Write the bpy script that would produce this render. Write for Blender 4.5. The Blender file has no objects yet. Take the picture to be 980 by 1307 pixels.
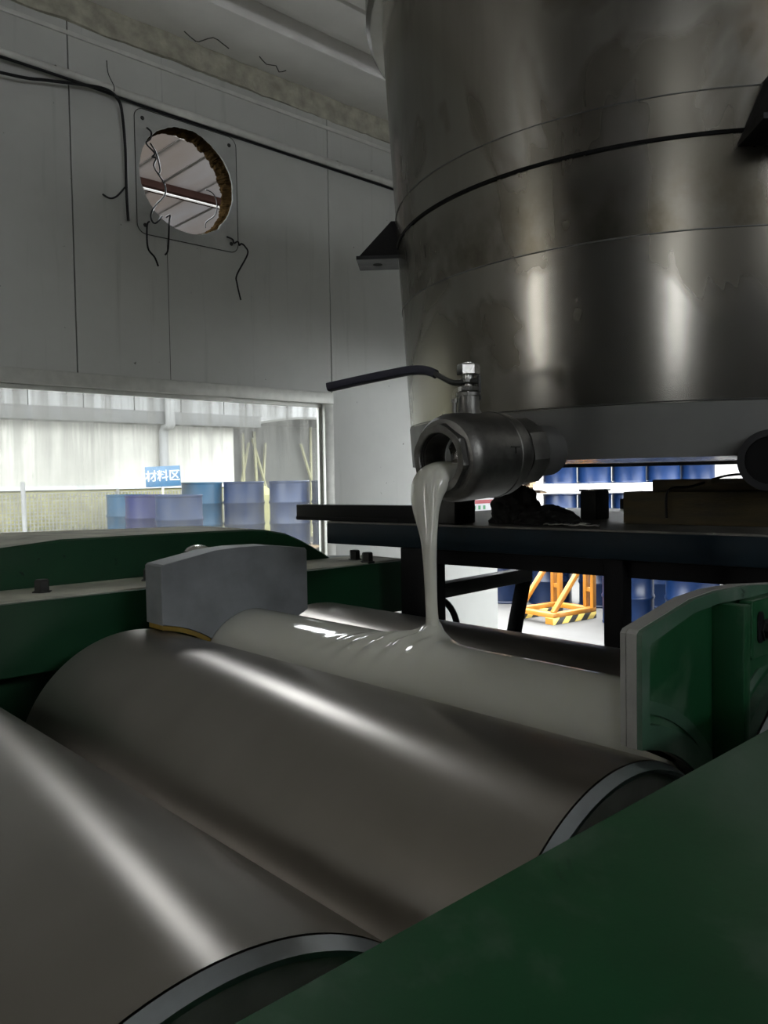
import bpy, bmesh, math, random
from mathutils import Matrix, Vector, noise
random.seed(7)
SC = bpy.context.scene
COL = SC.collection

# ------------------------------------------------------------------ camera
F_PX, YAW, PITCH, ROLL = 1013.0, math.radians(47.3), math.radians(-2.26), math.radians(-0.95)
_f = Vector((math.cos(PITCH)*math.cos(YAW), math.cos(PITCH)*math.sin(YAW), math.sin(PITCH)))
_r = Vector((math.sin(YAW), -math.cos(YAW), 0)); _u = _r.cross(_f)
_c, _s = math.cos(ROLL), math.sin(ROLL)
_R, _U = _c*_r + _s*_u, -_s*_r + _c*_u
cam_data = bpy.data.cameras.new('camera'); cam = bpy.data.objects.new('camera', cam_data); COL.objects.link(cam)
cam_data.sensor_fit = 'HORIZONTAL'; cam_data.sensor_width = 36.0; cam_data.lens = F_PX*36.0/980.0
cam_data.clip_start = 0.01; cam_data.clip_end = 200
cam.matrix_world = Matrix(((_R.x, _U.x, -_f.x, 0), (_R.y, _U.y, -_f.y, 0), (_R.z, _U.z, -_f.z, 1.6), (0, 0, 0, 1)))
SC.camera = cam

# ------------------------------------------------------------------ world, light, exposure
world = bpy.data.worlds.new('world'); SC.world = world; world.use_nodes = True
_bg = world.node_tree.nodes['Background']; _bg.inputs[0].default_value = (0.93, 0.97, 1.0, 1); _bg.inputs[1].default_value = 29.0
SC.view_settings.view_transform = 'Standard'; SC.view_settings.look = 'None'
SC.view_settings.gamma = 1.0; SC.view_settings.use_curve_mapping = False
SC.view_settings.exposure = -0.6
SC.cycles.max_bounces = 10; SC.cycles.diffuse_bounces = 5; SC.cycles.transparent_max_bounces = 12
SC.cycles.sample_clamp_indirect = 4.0

def portal(name, loc, rot, sx, sy, energy, color=(1, 1, 1), spread=180, guide=False):
    L = bpy.data.lights.new(name, 'AREA'); L.shape = 'RECTANGLE'; L.size = sx; L.size_y = sy
    L.energy = energy; L.color = color; L.spread = math.radians(spread)
    o = bpy.data.objects.new(name, L); COL.objects.link(o); o.location = loc; o.rotation_euler = rot
    if guide: L.cycles.is_portal = True      # only guides the sampling of sky light through an opening
    return o
H = math.pi/2
# daylight entering by the big window, the doorway and the two windows behind the photographer
portal('daylight_window', (1.45, 3.70, 1.52), (-H, 0, 0), 2.6, 1.1, 1, guide=True)
portal('daylight_doorway', (4.45, 2.52, 1.1), (0, H, 0), 2.2, 1.9, 1, guide=True)
portal('daylight_rear_window', (-3.62, -2.55, 2.4), (0, -H, 0), 2.2, 0.22, 18, (1.0, 1.0, 1.0))
portal('daylight_rear_slit', (-3.62, 2.5, 2.4), (0, -H, 0), 1.7, 0.15, 9, (1.0, 0.86, 0.62))

portal('added_side_opening', (0.5, -4.11, 3.15), (H, 0, 0), 1.6, 0.5, 1, guide=True)  # unseen opening, added to brighten the window wall and green parts

# ------------------------------------------------------------------ materials
MATS = {}
def newmat(name):
    m = bpy.data.materials.new(name); m.use_nodes = True; MATS[name] = m
    nt = m.node_tree; b = nt.nodes['Principled BSDF']
    return m, nt, b
def nd(nt, typ, **kw):
    n = nt.nodes.new(typ)
    for k, v in kw.items():
        if k.startswith('i_'):
            key = k[2:]; key = int(key) if key.isdigit() else key
            n.inputs[key].default_value = v
        else: setattr(n, k, v)
    return n
def ramp(nt, src, stops, interp='LINEAR'):
    r = nt.nodes.new('ShaderNodeValToRGB'); r.color_ramp.interpolation = interp
    els = r.color_ramp.elements
    while len(els) < len(stops): els.new(0.5)
    for e, (p, c) in zip(els, stops):
        e.position = p; e.color = (c, c, c, 1) if isinstance(c, (int, float)) else (*c, 1)
    nt.links.new(src, r.inputs[0]); return r
def coords(nt, scale=(1, 1, 1), kind='Object'):
    t = nt.nodes.new('ShaderNodeTexCoord'); m = nt.nodes.new('ShaderNodeMapping'); m.inputs['Scale'].default_value = scale
    if kind == 'World':
        g = nt.nodes.new('ShaderNodeNewGeometry'); nt.links.new(g.outputs['Position'], m.inputs['Vector'])
    else: nt.links.new(t.outputs[kind], m.inputs['Vector'])
    return m.outputs[0]
def mixcol(nt, fac, a, b, mode='MIX'):
    m = nt.nodes.new('ShaderNodeMix'); m.data_type = 'RGBA'; m.blend_type = mode
    for s, v in ((0, fac), (6, a), (7, b)):
        if hasattr(v, 'is_output') or isinstance(v, bpy.types.NodeSocket): nt.links.new(v, m.inputs[s])
        else: m.inputs[s].default_value = v if not isinstance(v, tuple) else (*v, 1)
    return m.outputs[2]
def bump(nt, b, h, strength=0.3, dist=0.01):
    n = nt.nodes.new('ShaderNodeBump'); n.inputs['Strength'].default_value = strength; n.inputs['Distance'].default_value = dist
    nt.links.new(h, n.inputs['Height']); nt.links.new(n.outputs[0], b.inputs['Normal'])
def noise_tex(nt, vec, scale, detail=4, rough=0.55, dist=0.0):
    n = nd(nt, 'ShaderNodeTexNoise'); n.inputs['Scale'].default_value = scale; n.inputs['Detail'].default_value = detail
    n.inputs['Roughness'].default_value = rough; n.inputs['Distortion'].default_value = dist
    nt.links.new(vec, n.inputs['Vector']); return n.outputs['Fac']
def simple(name, col, rough=0.5, metal=0.0, var=0.25, scale=12, bmp=0.0, kind='World', stretch=(1, 1, 1), spec=0.5):
    """colour with mottling, roughness variation and optional fine relief"""
    m, nt, b = newmat(name)
    v = coords(nt, stretch, kind)
    n = noise_tex(nt, v, scale, 5)
    dark = tuple(c*(1-var) for c in col); light = tuple(min(1, c*(1+var)) for c in col)
    r = ramp(nt, n, [(0.3, dark), (0.7, light)])
    nt.links.new(r.outputs[0], b.inputs['Base Color'])
    rr = ramp(nt, n, [(0.25, max(0.02, rough*0.8)), (0.75, min(1, rough*1.2))]); nt.links.new(rr.outputs[0], b.inputs['Roughness'])
    b.inputs['Metallic'].default_value = metal; b.inputs['Specular IOR Level'].default_value = spec
    if bmp: bump(nt, b, noise_tex(nt, v, scale*6, 4), bmp, 0.004)
    return m

# ground steel of the rollers: circumferential grinding -> anisotropic
def mat_roller():
    m, nt, b = newmat('ground_steel')
    v = coords(nt, (0.6, 160, 0.6), 'World')
    n = noise_tex(nt, v, 1.0, 3)
    big = noise_tex(nt, coords(nt, (3, 5, 3), 'World'), 1.0, 3)
    c = ramp(nt, big, [(0.3, (0.34, 0.314, 0.284)), (0.7, (0.40, 0.37, 0.337))]); nt.links.new(c.outputs[0], b.inputs['Base Color'])
    b.inputs['Metallic'].default_value = 1.0
    b.inputs['Roughness'].default_value = 0.30
    b.inputs['Anisotropic'].default_value = 0.62; b.inputs['Anisotropic Rotation'].default_value = 0.25
    t = nd(nt, 'ShaderNodeTangent', direction_type='RADIAL', axis='Y'); nt.links.new(t.outputs[0], b.inputs['Tangent'])
    return m
mat_roller()
simple('roller_end', (0.50, 0.49, 0.47), 0.5, 0.6, 0.15, 30, 0.05)
simple('roller_rim', (0.62, 0.67, 0.72), 0.35, 1.0, 0.1, 40)

def mat_tank():
    m, nt, b = newmat('stainless_tank')
    v = coords(nt, (1, 1, 1), 'Object')
    stain = noise_tex(nt, coords(nt, (2.2, 2.2, 1.5), 'Object'), 1.4, 4, 0.55, 0.5)
    blot = ramp(nt, stain, [(0.52, 0), (0.56, 1)])
    grime = noise_tex(nt, coords(nt, (9, 9, 1.1), 'Object'), 1.2, 5, 0.6)
    g = ramp(nt, grime, [(0.35, 0), (0.75, 1)])
    base = mixcol(nt, g.outputs[0], (0.27, 0.257, 0.232), (0.20, 0.19, 0.168))
    col = mixcol(nt, blot.outputs[0], base, (0.165, 0.153, 0.13))
    # brown grime band below the gasket
    sz = nd(nt, 'ShaderNodeSeparateXYZ'); nt.links.new(v, sz.inputs[0])
    gb = ramp(nt, sz.outputs[2], [(0.379, 0), (0.383, 0.85), (0.45, 0.55), (0.53, 0.0)])
    gn = nd(nt, 'ShaderNodeMath', operation='MULTIPLY'); nt.links.new(gb.outputs[0], gn.inputs[0]); nt.links.new(ramp(nt, noise_tex(nt, coords(nt, (6, 6, 5), 'Object'), 1.5, 5, 0.65), [(0.38, 0.15), (0.62, 1)]).outputs[0], gn.inputs[1])
    col = mixcol(nt, gn.outputs[0], col, (0.085, 0.072, 0.048))
    # rust spot high on the right
    sep = nd(nt, 'ShaderNodeVectorMath', operation='DISTANCE'); nt.links.new(v, sep.inputs[0]); sep.inputs[1].default_value = (-0.37, -0.43, 0.70)
    rs = ramp(nt, sep.outputs['Value'], [(0.03, 1), (0.13, 0)])
    rsn = nd(nt, 'ShaderNodeMath', operation='MULTIPLY'); nt.links.new(rs.outputs[0], rsn.inputs[0]); nt.links.new(noise_tex(nt, v, 14, 4), rsn.inputs[1])
    col = mixcol(nt, rsn.outputs[0], col, (0.16, 0.08, 0.01))
    nt.links.new(col, b.inputs['Base Color'])
    b.inputs['Metallic'].default_value = 1.0
    rr = mixcol(nt, blot.outputs[0], (0.215, 0.215, 0.215), (0.30, 0.30, 0.30))
    rr2 = mixcol(nt, g.outputs[0], rr, (0.25, 0.25, 0.25)); nt.links.new(rr2, b.inputs['Roughness'])
    bump(nt, b, noise_tex(nt, coords(nt, (5, 5, 2), 'Object'), 1.0, 2), 0.02, 0.01)
    return m
mat_tank()
simple('cast_steel', (0.15, 0.147, 0.138), 0.38, 0.9, 0.18, 60, 0.12)
simple('bright_steel', (0.55, 0.54, 0.52), 0.25, 1.0, 0.15, 40)
simple('dull_band', (0.12, 0.12, 0.115), 0.55, 0.6, 0.12, 14)
simple('black_paint', (0.006, 0.006, 0.007), 0.5, 0.0, 0.3, 20, 0.05, spec=0.25)
simple('black_rubber', (0.010, 0.010, 0.022), 0.5, 0.0, 0.2, 30)
simple('gasket', (0.005, 0.005, 0.005), 0.7, spec=0.1)

def mat_green(name, col, scuff, sc_lo, sc_hi, scale=5.0, rough=0.38):
    m, nt, b = newmat(name)
    v = coords(nt, (1, 1, 1), 'World')
    n = noise_tex(nt, v, 3.5, 5, 0.6)
    base = ramp(nt, n, [(0.3, tuple(c*0.75 for c in col)), (0.7, tuple(c*1.25 for c in col))])
    s = ramp(nt, noise_tex(nt, v, scale, 6, 0.62, 0.4), [(sc_lo, 0), (sc_hi, 1)])
    c = mixcol(nt, s.outputs[0], base.outputs[0], scuff)
    dk = ramp(nt, noise_tex(nt, v, scale*3.1, 5, 0.6, 0.5), [(0.66, 0), (0.72, 1)])
    c = mixcol(nt, dk.outputs[0], c, tuple(x*0.3 for x in col))
    nt.links.new(c, b.inputs['Base Color'])
    rr = ramp(nt, s.outputs[0], [(0, rough), (1, 0.65)]); nt.links.new(rr.outputs[0], b.inputs['Roughness'])
    b.inputs['Specular IOR Level'].default_value = 0.35
    bump(nt, b, noise_tex(nt, v, 45, 4), 0.05, 0.004)
    return m
mat_green('green_paint', (0.010, 0.066, 0.024), (0.10, 0.15, 0.11), 0.51, 0.66, 4.0)
mat_green('green_guard', (0.006, 0.042, 0.016), (0.02, 0.06, 0.03), 0.62, 0.8, 9)
mat_green('dam_scuff', (0.05, 0.11, 0.07), (0.12, 0.16, 0.13), 0.5, 0.7, 12)
simple('lit_top', (0.4600, 0.4600, 0.3795), 0.75, 0.0, 0.45, 9, 0.2)  # pale tone standing in for light on upward faces
simple('dam_grey', (0.1924, 0.2038, 0.2137), 0.55, 0.15, 0.28, 9, 0.15)
simple('residue_grey', (0.28, 0.275, 0.255), 0.45, 0.0, 0.25, 14, 0.1)
simple('yellow_grease', (0.20, 0.13, 0.015), 0.4)

def mat_milk():
    m, nt, b = newmat('milky_resin')
    b.inputs['Base Color'].default_value = (0.60, 0.60, 0.53, 1); b.inputs['Roughness'].default_value = 0.10
    b.inputs['Subsurface Weight'].default_value = 0.25; b.inputs['Subsurface Radius'].default_value = (0.02, 0.02, 0.015); b.inputs['Subsurface Scale'].default_value = 0.5
    b.inputs['Specular IOR Level'].default_value = 0.6
    return m
mat_milk()

def mat_panel():
    m, nt, b = newmat('wall_panel_white')
    v = coords(nt, (1, 1, 1), 'World')
    cloud = noise_tex(nt, v, 1.3, 5, 0.6)
    base = ramp(nt, cloud, [(0.3, (0.44, 0.445, 0.42)), (0.7, (0.53, 0.535, 0.505))])
    st = ramp(nt, noise_tex(nt, coords(nt, (14, 14, 0.9), 'World'), 1.0, 4, 0.6), [(0.58, 0), (0.85, 0.5)])
    c = mixcol(nt, st.outputs[0], base.outputs[0], (0.20, 0.205, 0.18))
    sp = ramp(nt, noise_tex(nt, v, 26, 3, 0.5, 0.3), [(0.735, 0), (0.76, 0.85)])
    c = mixcol(nt, sp.outputs[0], c, (0.10, 0.095, 0.08))
    nt.links.new(c, b.inputs['Base Color']); b.inputs['Roughness'].default_value = 0.55
    b.inputs['Specular IOR Level'].default_value = 0.3
    return m
mat_panel()
simple('seam_dark', (0.05, 0.05, 0.045), 0.8)
simple('patch_grey', (0.40, 0.405, 0.385), 0.6, 0.0, 0.2, 5)
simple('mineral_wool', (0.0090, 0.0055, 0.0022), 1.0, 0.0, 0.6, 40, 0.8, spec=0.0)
simple('plaster_rough', (0.36, 0.345, 0.28), 0.9, 0.0, 0.3, 14, 0.6)
simple('ceiling_white', (0.80, 0.785, 0.755), 0.8, 0.0, 0.10, 2.5, 0.1)
simple('frame_alu', (0.50, 0.50, 0.46), 0.5, 0.2, 0.12, 20)
simple('conduit_white', (0.56, 0.56, 0.52), 0.5, 0.0, 0.12, 12)
simple('concrete_floor', (0.22, 0.215, 0.20), 0.7, 0.0, 0.3, 3, 0.1)
simple('rear_wall', (0.13, 0.13, 0.125), 0.7, 0.0, 0.15, 2)
simple('yard_concrete', (0.0526, 0.0500, 0.0455), 0.8, 0.0, 0.18, 1.8, 0.1)
simple('render_white', (0.2860, 0.2782, 0.2512), 0.8, 0.0, 0.12, 0.9, 0.1)
simple('eave_grey', (0.0589, 0.0589, 0.0589), 0.7, 0.0, 0.2, 2)
simple('yard_wall_white', (0.1680, 0.1638, 0.1554), 0.8, 0.0, 0.12, 0.9, 0.1)
simple('siding_grey', (0.1650, 0.1650, 0.1650), 0.7, 0.0, 0.1, 1)
simple('tarp_grey', (0.0511, 0.0511, 0.0471), 0.7, 0.0, 0.25, 1.2)
simple('bamboo', (0.1885, 0.1806, 0.0982), 0.6, 0.0, 0.2, 6)
simple('net_wire', (0.1178, 0.1178, 0.1100), 0.6)
simple('weeds', (0.1021, 0.1060, 0.0354), 0.7, 0.0, 0.5, 4)
simple('soil', (0.125, 0.118, 0.045), 0.9, 0.0, 0.3, 3, 0.3)
simple('drum_blue', (0.0026, 0.0105, 0.0375), 0.35, 0.0, 0.25, 3, 0.0, 'Object', spec=0.25)
simple('drum_dark', (0.0016, 0.0053, 0.0180), 0.3, 0.0, 0.25, 3, 0.0, 'Object', spec=0.25)
simple('drum_cyan', (0.0016, 0.026, 0.056), 0.4, 0.0, 0.25, 3, 0.0, 'Object', spec=0.12)
simple('drum_violet', (0.0036, 0.0060, 0.038), 0.4, 0.0, 0.25, 3, 0.0, 'Object', spec=0.12)
simple('drum_faded', (0.0040, 0.0110, 0.034), 0.45, 0.0, 0.25, 3, 0.0, 'Object', spec=0.12)
simple('sign_blue', (0.0047, 0.0550, 0.1178), 0.4, 0.0, 0.05, 3)
simple('sign_white', (0.3337, 0.3416, 0.3456), 0.5, 0.0, 0.03, 3)
simple('poster_white', (0.4800, 0.4800, 0.4920), 0.5, 0.0, 0.04, 3)
simple('poster_red', (0.3300, 0.0180, 0.0300), 0.5, 0.0, 0.05, 3)
simple('poster_blue', (0.03, 0.09, 0.33), 0.5, 0.0, 0.05, 3)
simple('poster_green', (0.05, 0.25, 0.10), 0.5, 0.0, 0.05, 3)
simple('wood_pale', (0.1571, 0.1060, 0.0589), 0.75, 0.0, 0.25, 10, 0.1, 'World', (1, 1, 6))
simple('carton_brown', (0.1178, 0.0706, 0.0392), 0.8, 0.0, 0.2, 6)
simple('timber_dark', (0.060, 0.045, 0.018), 0.7, 0.0, 0.4, 12, 0.15, 'World', (6, 1, 6))
simple('plastic_film', (0.4862, 0.4923, 0.4983), 0.25, 0.0, 0.1, 20)
simple('platform_blue', (0.006, 0.013, 0.019), 0.5, 0.0, 0.3, 15, 0.05, spec=0.15)
simple('platform_black', (0.004, 0.004, 0.0045), 0.55, 0.0, 0.3, 15, spec=0.12)
simple('platform_top', (0.12, 0.115, 0.10), 0.6, 0.2, 0.5, 14, 0.2)
simple('rag_black', (0.006, 0.006, 0.006), 0.95, 0.0, 0.4, 20, 0.4)
simple('paper', (0.62, 0.61, 0.57), 0.7, 0.0, 0.15, 10)
simple('safety_orange', (0.2804, 0.1066, 0.0044), 0.45, 0.0, 0.1, 6)
simple('dark_steel', (0.035, 0.035, 0.033), 0.5, 0.6, 0.3, 25, 0.1)
simple('purlin_brown', (0.010, 0.0055, 0.0045), 0.9, 0.0, 0.2, 4, spec=0.0)
simple('purlin_light', (0.3506, 0.3366, 0.3272), 0.6, 0.0, 0.05, 4)
def mat_hazard():
    m, nt, b = newmat('hazard_stripe')
    v = coords(nt, (1, 0, -1), 'Object')
    w = nd(nt, 'ShaderNodeTexWave', wave_type='BANDS', bands_direction='DIAGONAL', wave_profile='SIN'); w.inputs['Scale'].default_value = 3.0
    nt.links.new(v, w.inputs['Vector'])
    r = ramp(nt, w.outputs['Fac'], [(0.48, (0.02, 0.018, 0.015)), (0.52, (0.62, 0.46, 0.10))]); nt.links.new(r.outputs[0], b.inputs['Base Color'])
mat_hazard()
def mat_canopy():
    m, nt, b = newmat('canopy_sheet')
    nt.nodes.remove(b); out = nt.nodes['Material Output']
    d = nd(nt, 'ShaderNodeBsdfDiffuse', i_Color=(0.14, 0.13, 0.12, 1)); t = nd(nt, 'ShaderNodeBsdfTranslucent')
    st = ramp(nt, noise_tex(nt, coords(nt, (1.2, 0.25, 1), 'World'), 1.2, 5, 0.6), [(0.35, (0.105, 0.093, 0.085)), (0.65, (0.125, 0.123, 0.125))])
    nt.links.new(st.outputs[0], t.inputs[0])
    mx = nd(nt, 'ShaderNodeMixShader', i_0=0.75); nt.links.new(d.outputs[0], mx.inputs[1]); nt.links.new(t.outputs[0], mx.inputs[2]); nt.links.new(mx.outputs[0], out.inputs[0])
mat_canopy()
def mat_glass():
    m, nt, b = newmat('dirty_glass')
    nt.nodes.remove(b); out = nt.nodes['Material Output']
    v = coords(nt, (1, 1, 1), 'World')
    streak = ramp(nt, noise_tex(nt, coords(nt, (26, 1, 0.9), 'World'), 1.0, 5, 0.7), [(0.42, 0), (0.62, 1)])
    cloud = ramp(nt, noise_tex(nt, v, 2.2, 5, 0.6), [(0.3, 0.0), (0.7, 0.4)])
    spots = ramp(nt, noise_tex(nt, coords(nt, (1, 1, 0.6), 'World'), 60, 3, 0.5), [(0.68, 0), (0.72, 0.35)])
    sx = nd(nt, 'ShaderNodeSeparateXYZ'); nt.links.new(v, sx.inputs[0])
    hi = nd(nt, 'ShaderNodeMapRange'); nt.links.new(sx.outputs[2], hi.inputs[0]); hi.inputs[1].default_value = 1.62; hi.inputs[2].default_value = 2.08; hi.inputs[3].default_value = 0.12; hi.inputs[4].default_value = 1.0
    a = nd(nt, 'ShaderNodeMath', operation='MULTIPLY'); nt.links.new(streak.outputs[0], a.inputs[0]); nt.links.new(hi.outputs[0], a.inputs[1])
    s = nd(nt, 'ShaderNodeMath', operation='ADD'); nt.links.new(a.outputs[0], s.inputs[0]); nt.links.new(cloud.outputs[0], s.inputs[1])
    s2 = nd(nt, 'ShaderNodeMath', operation='ADD'); nt.links.new(s.outputs[0], s2.inputs[0]); nt.links.new(spots.outputs[0], s2.inputs[1])
    fac = nd(nt, 'ShaderNodeMapRange'); nt.links.new(s2.outputs[0], fac.inputs[0]); fac.inputs[1].default_value = 0; fac.inputs[2].default_value = 1.4; fac.inputs[3].default_value = 0.03; fac.inputs[4].default_value = 0.80
    tr = nd(nt, 'ShaderNodeBsdfTransparent', i_Color=(0.86, 0.87, 0.86, 1))
    tl = nd(nt, 'ShaderNodeBsdfTranslucent', i_Color=(0.155, 0.153, 0.142, 1)); df = nd(nt, 'ShaderNodeBsdfDiffuse', i_Color=(0.22, 0.22, 0.20, 1))
    dirt = nd(nt, 'ShaderNodeMixShader', i_0=0.35); nt.links.new(tl.outputs[0], dirt.inputs[1]); nt.links.new(df.outputs[0], dirt.inputs[2])
    mx = nd(nt, 'ShaderNodeMixShader'); nt.links.new(fac.outputs[0], mx.inputs[0]); nt.links.new(tr.outputs[0], mx.inputs[1]); nt.links.new(dirt.outputs[0], mx.inputs[2])
    gl = nd(nt, 'ShaderNodeBsdfGlossy', i_Roughness=0.05); mg = nd(nt, 'ShaderNodeMixShader', i_0=0.04)
    nt.links.new(mx.outputs[0], mg.inputs[1]); nt.links.new(gl.outputs[0], mg.inputs[2]); nt.links.new(mg.outputs[0], out.inputs[0])
mat_glass()

# ------------------------------------------------------------------ mesh helpers
def M(m): return MATS[m] if isinstance(m, str) else m
def link(name, me, mat, parent=None, smooth=False, loc=None):
    if smooth:
        for p in me.polygons: p.use_smooth = True
    if mat is not None and not me.materials: me.materials.append(M(mat))
    o = bpy.data.objects.new(name, me); COL.objects.link(o)
    if parent is not None: o.parent = parent
    if loc is not None: o.location = loc
    return o
def auto_smooth(me, ang=35):
    bm = bmesh.new(); bm.from_mesh(me)
    for f in bm.faces: f.smooth = True
    for e in bm.edges:
        if len(e.link_faces) == 2 and e.calc_face_angle(0) > math.radians(ang): e.smooth = False
    bm.to_mesh(me); bm.free()
def raw(name, verts, faces, mat, parent=None, smooth=False, ang=None):
    me = bpy.data.meshes.new(name); me.from_pydata([tuple(v) for v in verts], [], faces); me.update()
    bm = bmesh.new(); bm.from_mesh(me); bmesh.ops.recalc_face_normals(bm, faces=bm.faces); bm.to_mesh(me); bm.free()
    if ang: auto_smooth(me, ang)
    return link(name, me, mat, parent, smooth and not ang)
def frombm(name, bm, mat, parent=None, ang=None, smooth=False):
    bmesh.ops.recalc_face_normals(bm, faces=bm.faces)
    me = bpy.data.meshes.new(name); bm.to_mesh(me); bm.free()
    if ang: auto_smooth(me, ang)
    return link(name, me, mat, parent, smooth)
def box_bm(bm, lo, hi, mtx=None, bev=0.0, seg=2):
    lo, hi = Vector(lo), Vector(hi)
    r = bmesh.ops.create_cube(bm, size=1.0); vs = r['verts']
    c, s = (lo+hi)/2, hi-lo
    for v in vs: v.co = Vector((v.co.x*s.x, v.co.y*s.y, v.co.z*s.z)) + c
    if bev:
        es = list({e for v in vs for e in v.link_edges})
        g = bmesh.ops.bevel(bm, geom=es, offset=bev, segments=seg, affect='EDGES', profile=0.5)
        vs = list({v for f in g['faces'] for v in f.verts} | {v for v in vs if v.is_valid})
    if mtx is not None:
        for v in vs: v.co = mtx @ v.co
    return vs
def box(name, lo, hi, mat, parent=None, bev=0.0, mtx=None):
    bm = bmesh.new(); box_bm(bm, lo, hi, None, bev)
    if mtx is not None: bmesh.ops.transform(bm, matrix=mtx, verts=bm.verts)
    return frombm(name, bm, mat, parent, ang=35 if bev else None)
def bar_between(name, a, b, w, h, mat, parent=None, bev=0.0, up=(0, 0, 1)):
    """rectangular bar from a to b, w wide and h high"""
    a, b = Vector(a), Vector(b); d = b-a; L = d.length; d.normalize()
    side = d.cross(Vector(up)); side.normalize(); u2 = side.cross(d)
    mt = Matrix(((d.x, side.x, u2.x, a.x), (d.y, side.y, u2.y, a.y), (d.z, side.z, u2.z, a.z), (0, 0, 0, 1)))
    return box(name, (0, -w/2, -h/2), (L, w/2, h/2), mat, parent, bev, mt)
def axis_mtx(origin, d):
    """matrix whose Z runs along d"""
    d = Vector(d).normalized(); q = d.to_track_quat('Z', 'Y')
    return Matrix.Translation(Vector(origin)) @ q.to_matrix().to_4x4()
def lathe(name, prof, mat, parent=None, mtx=None, n=48, ang=30, closed=False, phase=0.0):
    """prof: (radius, height) about local Z"""
    vs, fs, rows = [], [], []
    for r, h in prof:
        if r < 1e-6: rows.append([len(vs)]); vs.append(Vector((0, 0, h)))
        else:
            rows.append(list(range(len(vs), len(vs)+n)))
            for i in range(n):
                a = 2*math.pi*i/n+phase; vs.append(Vector((r*math.cos(a), r*math.sin(a), h)))
    pairs = list(zip(rows, rows[1:])) + ([(rows[-1], rows[0])] if closed else [])
    for A, B in pairs:
        for i in range(n):
            j = (i+1) % n
            if len(A) == 1 and len(B) == 1: continue
            if len(A) == 1: fs.append((A[0], B[i], B[j]))
            elif len(B) == 1: fs.append((A[i], B[0], A[j]))
            else: fs.append((A[i], B[i], B[j], A[j]))
    if mtx is not None: vs = [mtx @ v for v in vs]
    return raw(name, vs, fs, mat, parent, ang=ang)
def catmull(pts, k=6):
    P = [Vector(p) for p in pts]; out = []
    for i in range(len(P)-1):
        p0, p1, p2, p3 = P[max(i-1, 0)], P[i], P[i+1], P[min(i+2, len(P)-1)]
        for s in range(k):
            t = s/k
            out.append(0.5*((2*p1)+(-p0+p2)*t+(2*p0-5*p1+4*p2-p3)*t*t+(-p0+3*p1-3*p2+p3)*t**3))
    out.append(P[-1]); return out
def tube(name, pts, rad, mat, parent=None, n=8, smooth_k=5):
    P = catmull(pts, smooth_k) if smooth_k else [Vector(p) for p in pts]
    R = rad if isinstance(rad, (list, tuple)) else [rad]*len(P)
    if len(R) != len(P): R = [R[min(int(i*len(R)/len(P)), len(R)-1)] for i in range(len(P))]
    vs, fs = [], []; up = Vector((0.13, 0.31, 0.94))
    for i, p in enumerate(P):
        d = (P[min(i+1, len(P)-1)]-P[max(i-1, 0)]).normalized()
        s = d.cross(up)
        if s.length < 0.05: s = d.cross(Vector((1, 0, 0)))
        s.normalize(); u2 = s.cross(d); up = u2
        for k in range(n):
            a = 2*math.pi*k/n; vs.append(p+R[i]*(math.cos(a)*s+math.sin(a)*u2))
    for i in range(len(P)-1):
        for k in range(n): fs.append((i*n+k, i*n+(k+1) % n, (i+1)*n+(k+1) % n, (i+1)*n+k))
    fs.append(tuple(range(n))); fs.append(tuple(range((len(P)-1)*n, len(P)*n)))
    return raw(name, vs, fs, mat, parent, ang=50)
def prism(name, poly, lo, hi, mat, parent=None, axis='Y', bev=0.0, ang=35):
    """poly: list of 2D points; axis Y -> (x,z) outline extruded along y; axis Z -> (x,y) outline"""
    bm = bmesh.new()
    def P(p, h): return (p[0], h, p[1]) if axis == 'Y' else ((p[0], p[1], h) if axis == 'Z' else (h, p[0], p[1]))
    A = [bm.verts.new(P(p, lo)) for p in poly]; B = [bm.verts.new(P(p, hi)) for p in poly]
    n = len(poly)
    fa = bm.faces.new(A); fb = bm.faces.new(B[::-1])
    for i in range(n): bm.faces.new((A[i], B[i], B[(i+1) % n], A[(i+1) % n]))
    if bev: bmesh.ops.bevel(bm, geom=list(set(fa.edges) | set(fb.edges)), offset=bev, segments=2, affect='EDGES', profile=0.5)
    bmesh.ops.triangulate(bm, faces=[f for f in bm.faces if len(f.verts) > 4])
    return frombm(name, bm, mat, parent, ang=ang)
def holed(name, outer, hole, y0, y1, mat, parent=None, hole_mat=None):
    """vertical plate (x,z outline) with one hole, between y0 and y1"""
    bm = bmesh.new(); loops = []
    for y in (y0, y1):
        es = []; rings = []
        for L in (outer, hole):
            vs = [bm.verts.new((p[0], y, p[1])) for p in L]; rings.append(vs)
            es += [bm.edges.new((vs[i], vs[(i+1) % len(vs)])) for i in range(len(vs))]
        bmesh.ops.triangle_fill(bm, use_beauty=True, use_dissolve=False, edges=es); loops.append(rings)
    for k in (0, 1):
        A, B = loops[0][k], loops[1][k]
        for i in range(len(A)):
            f = bm.faces.new((A[i], B[i], B[(i+1) % len(A)], A[(i+1) % len(A)]))
            if k == 1 and hole_mat: f.material_index = 1
    o = frombm(name, bm, mat, parent)
    if hole_mat: o.data.materials.append(M(hole_mat))
    return o
def empty(name, loc=(0, 0, 0)):
    o = bpy.data.objects.new(name, None); COL.objects.link(o); o.location = loc; o.empty_display_size = 0.05; return o
def tag(o, label, cat, group=None):
    o['label'] = label; o['category'] = cat
    if group: o['group'] = group
    return o
def struct(o): o['kind'] = 'structure'; return o
def keep(root):
    """parent offsets: children are modelled in world space"""
    inv = Matrix.Translation(-Vector(root.location))
    for c in root.children: c.matrix_parent_inverse = inv
    return root
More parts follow.
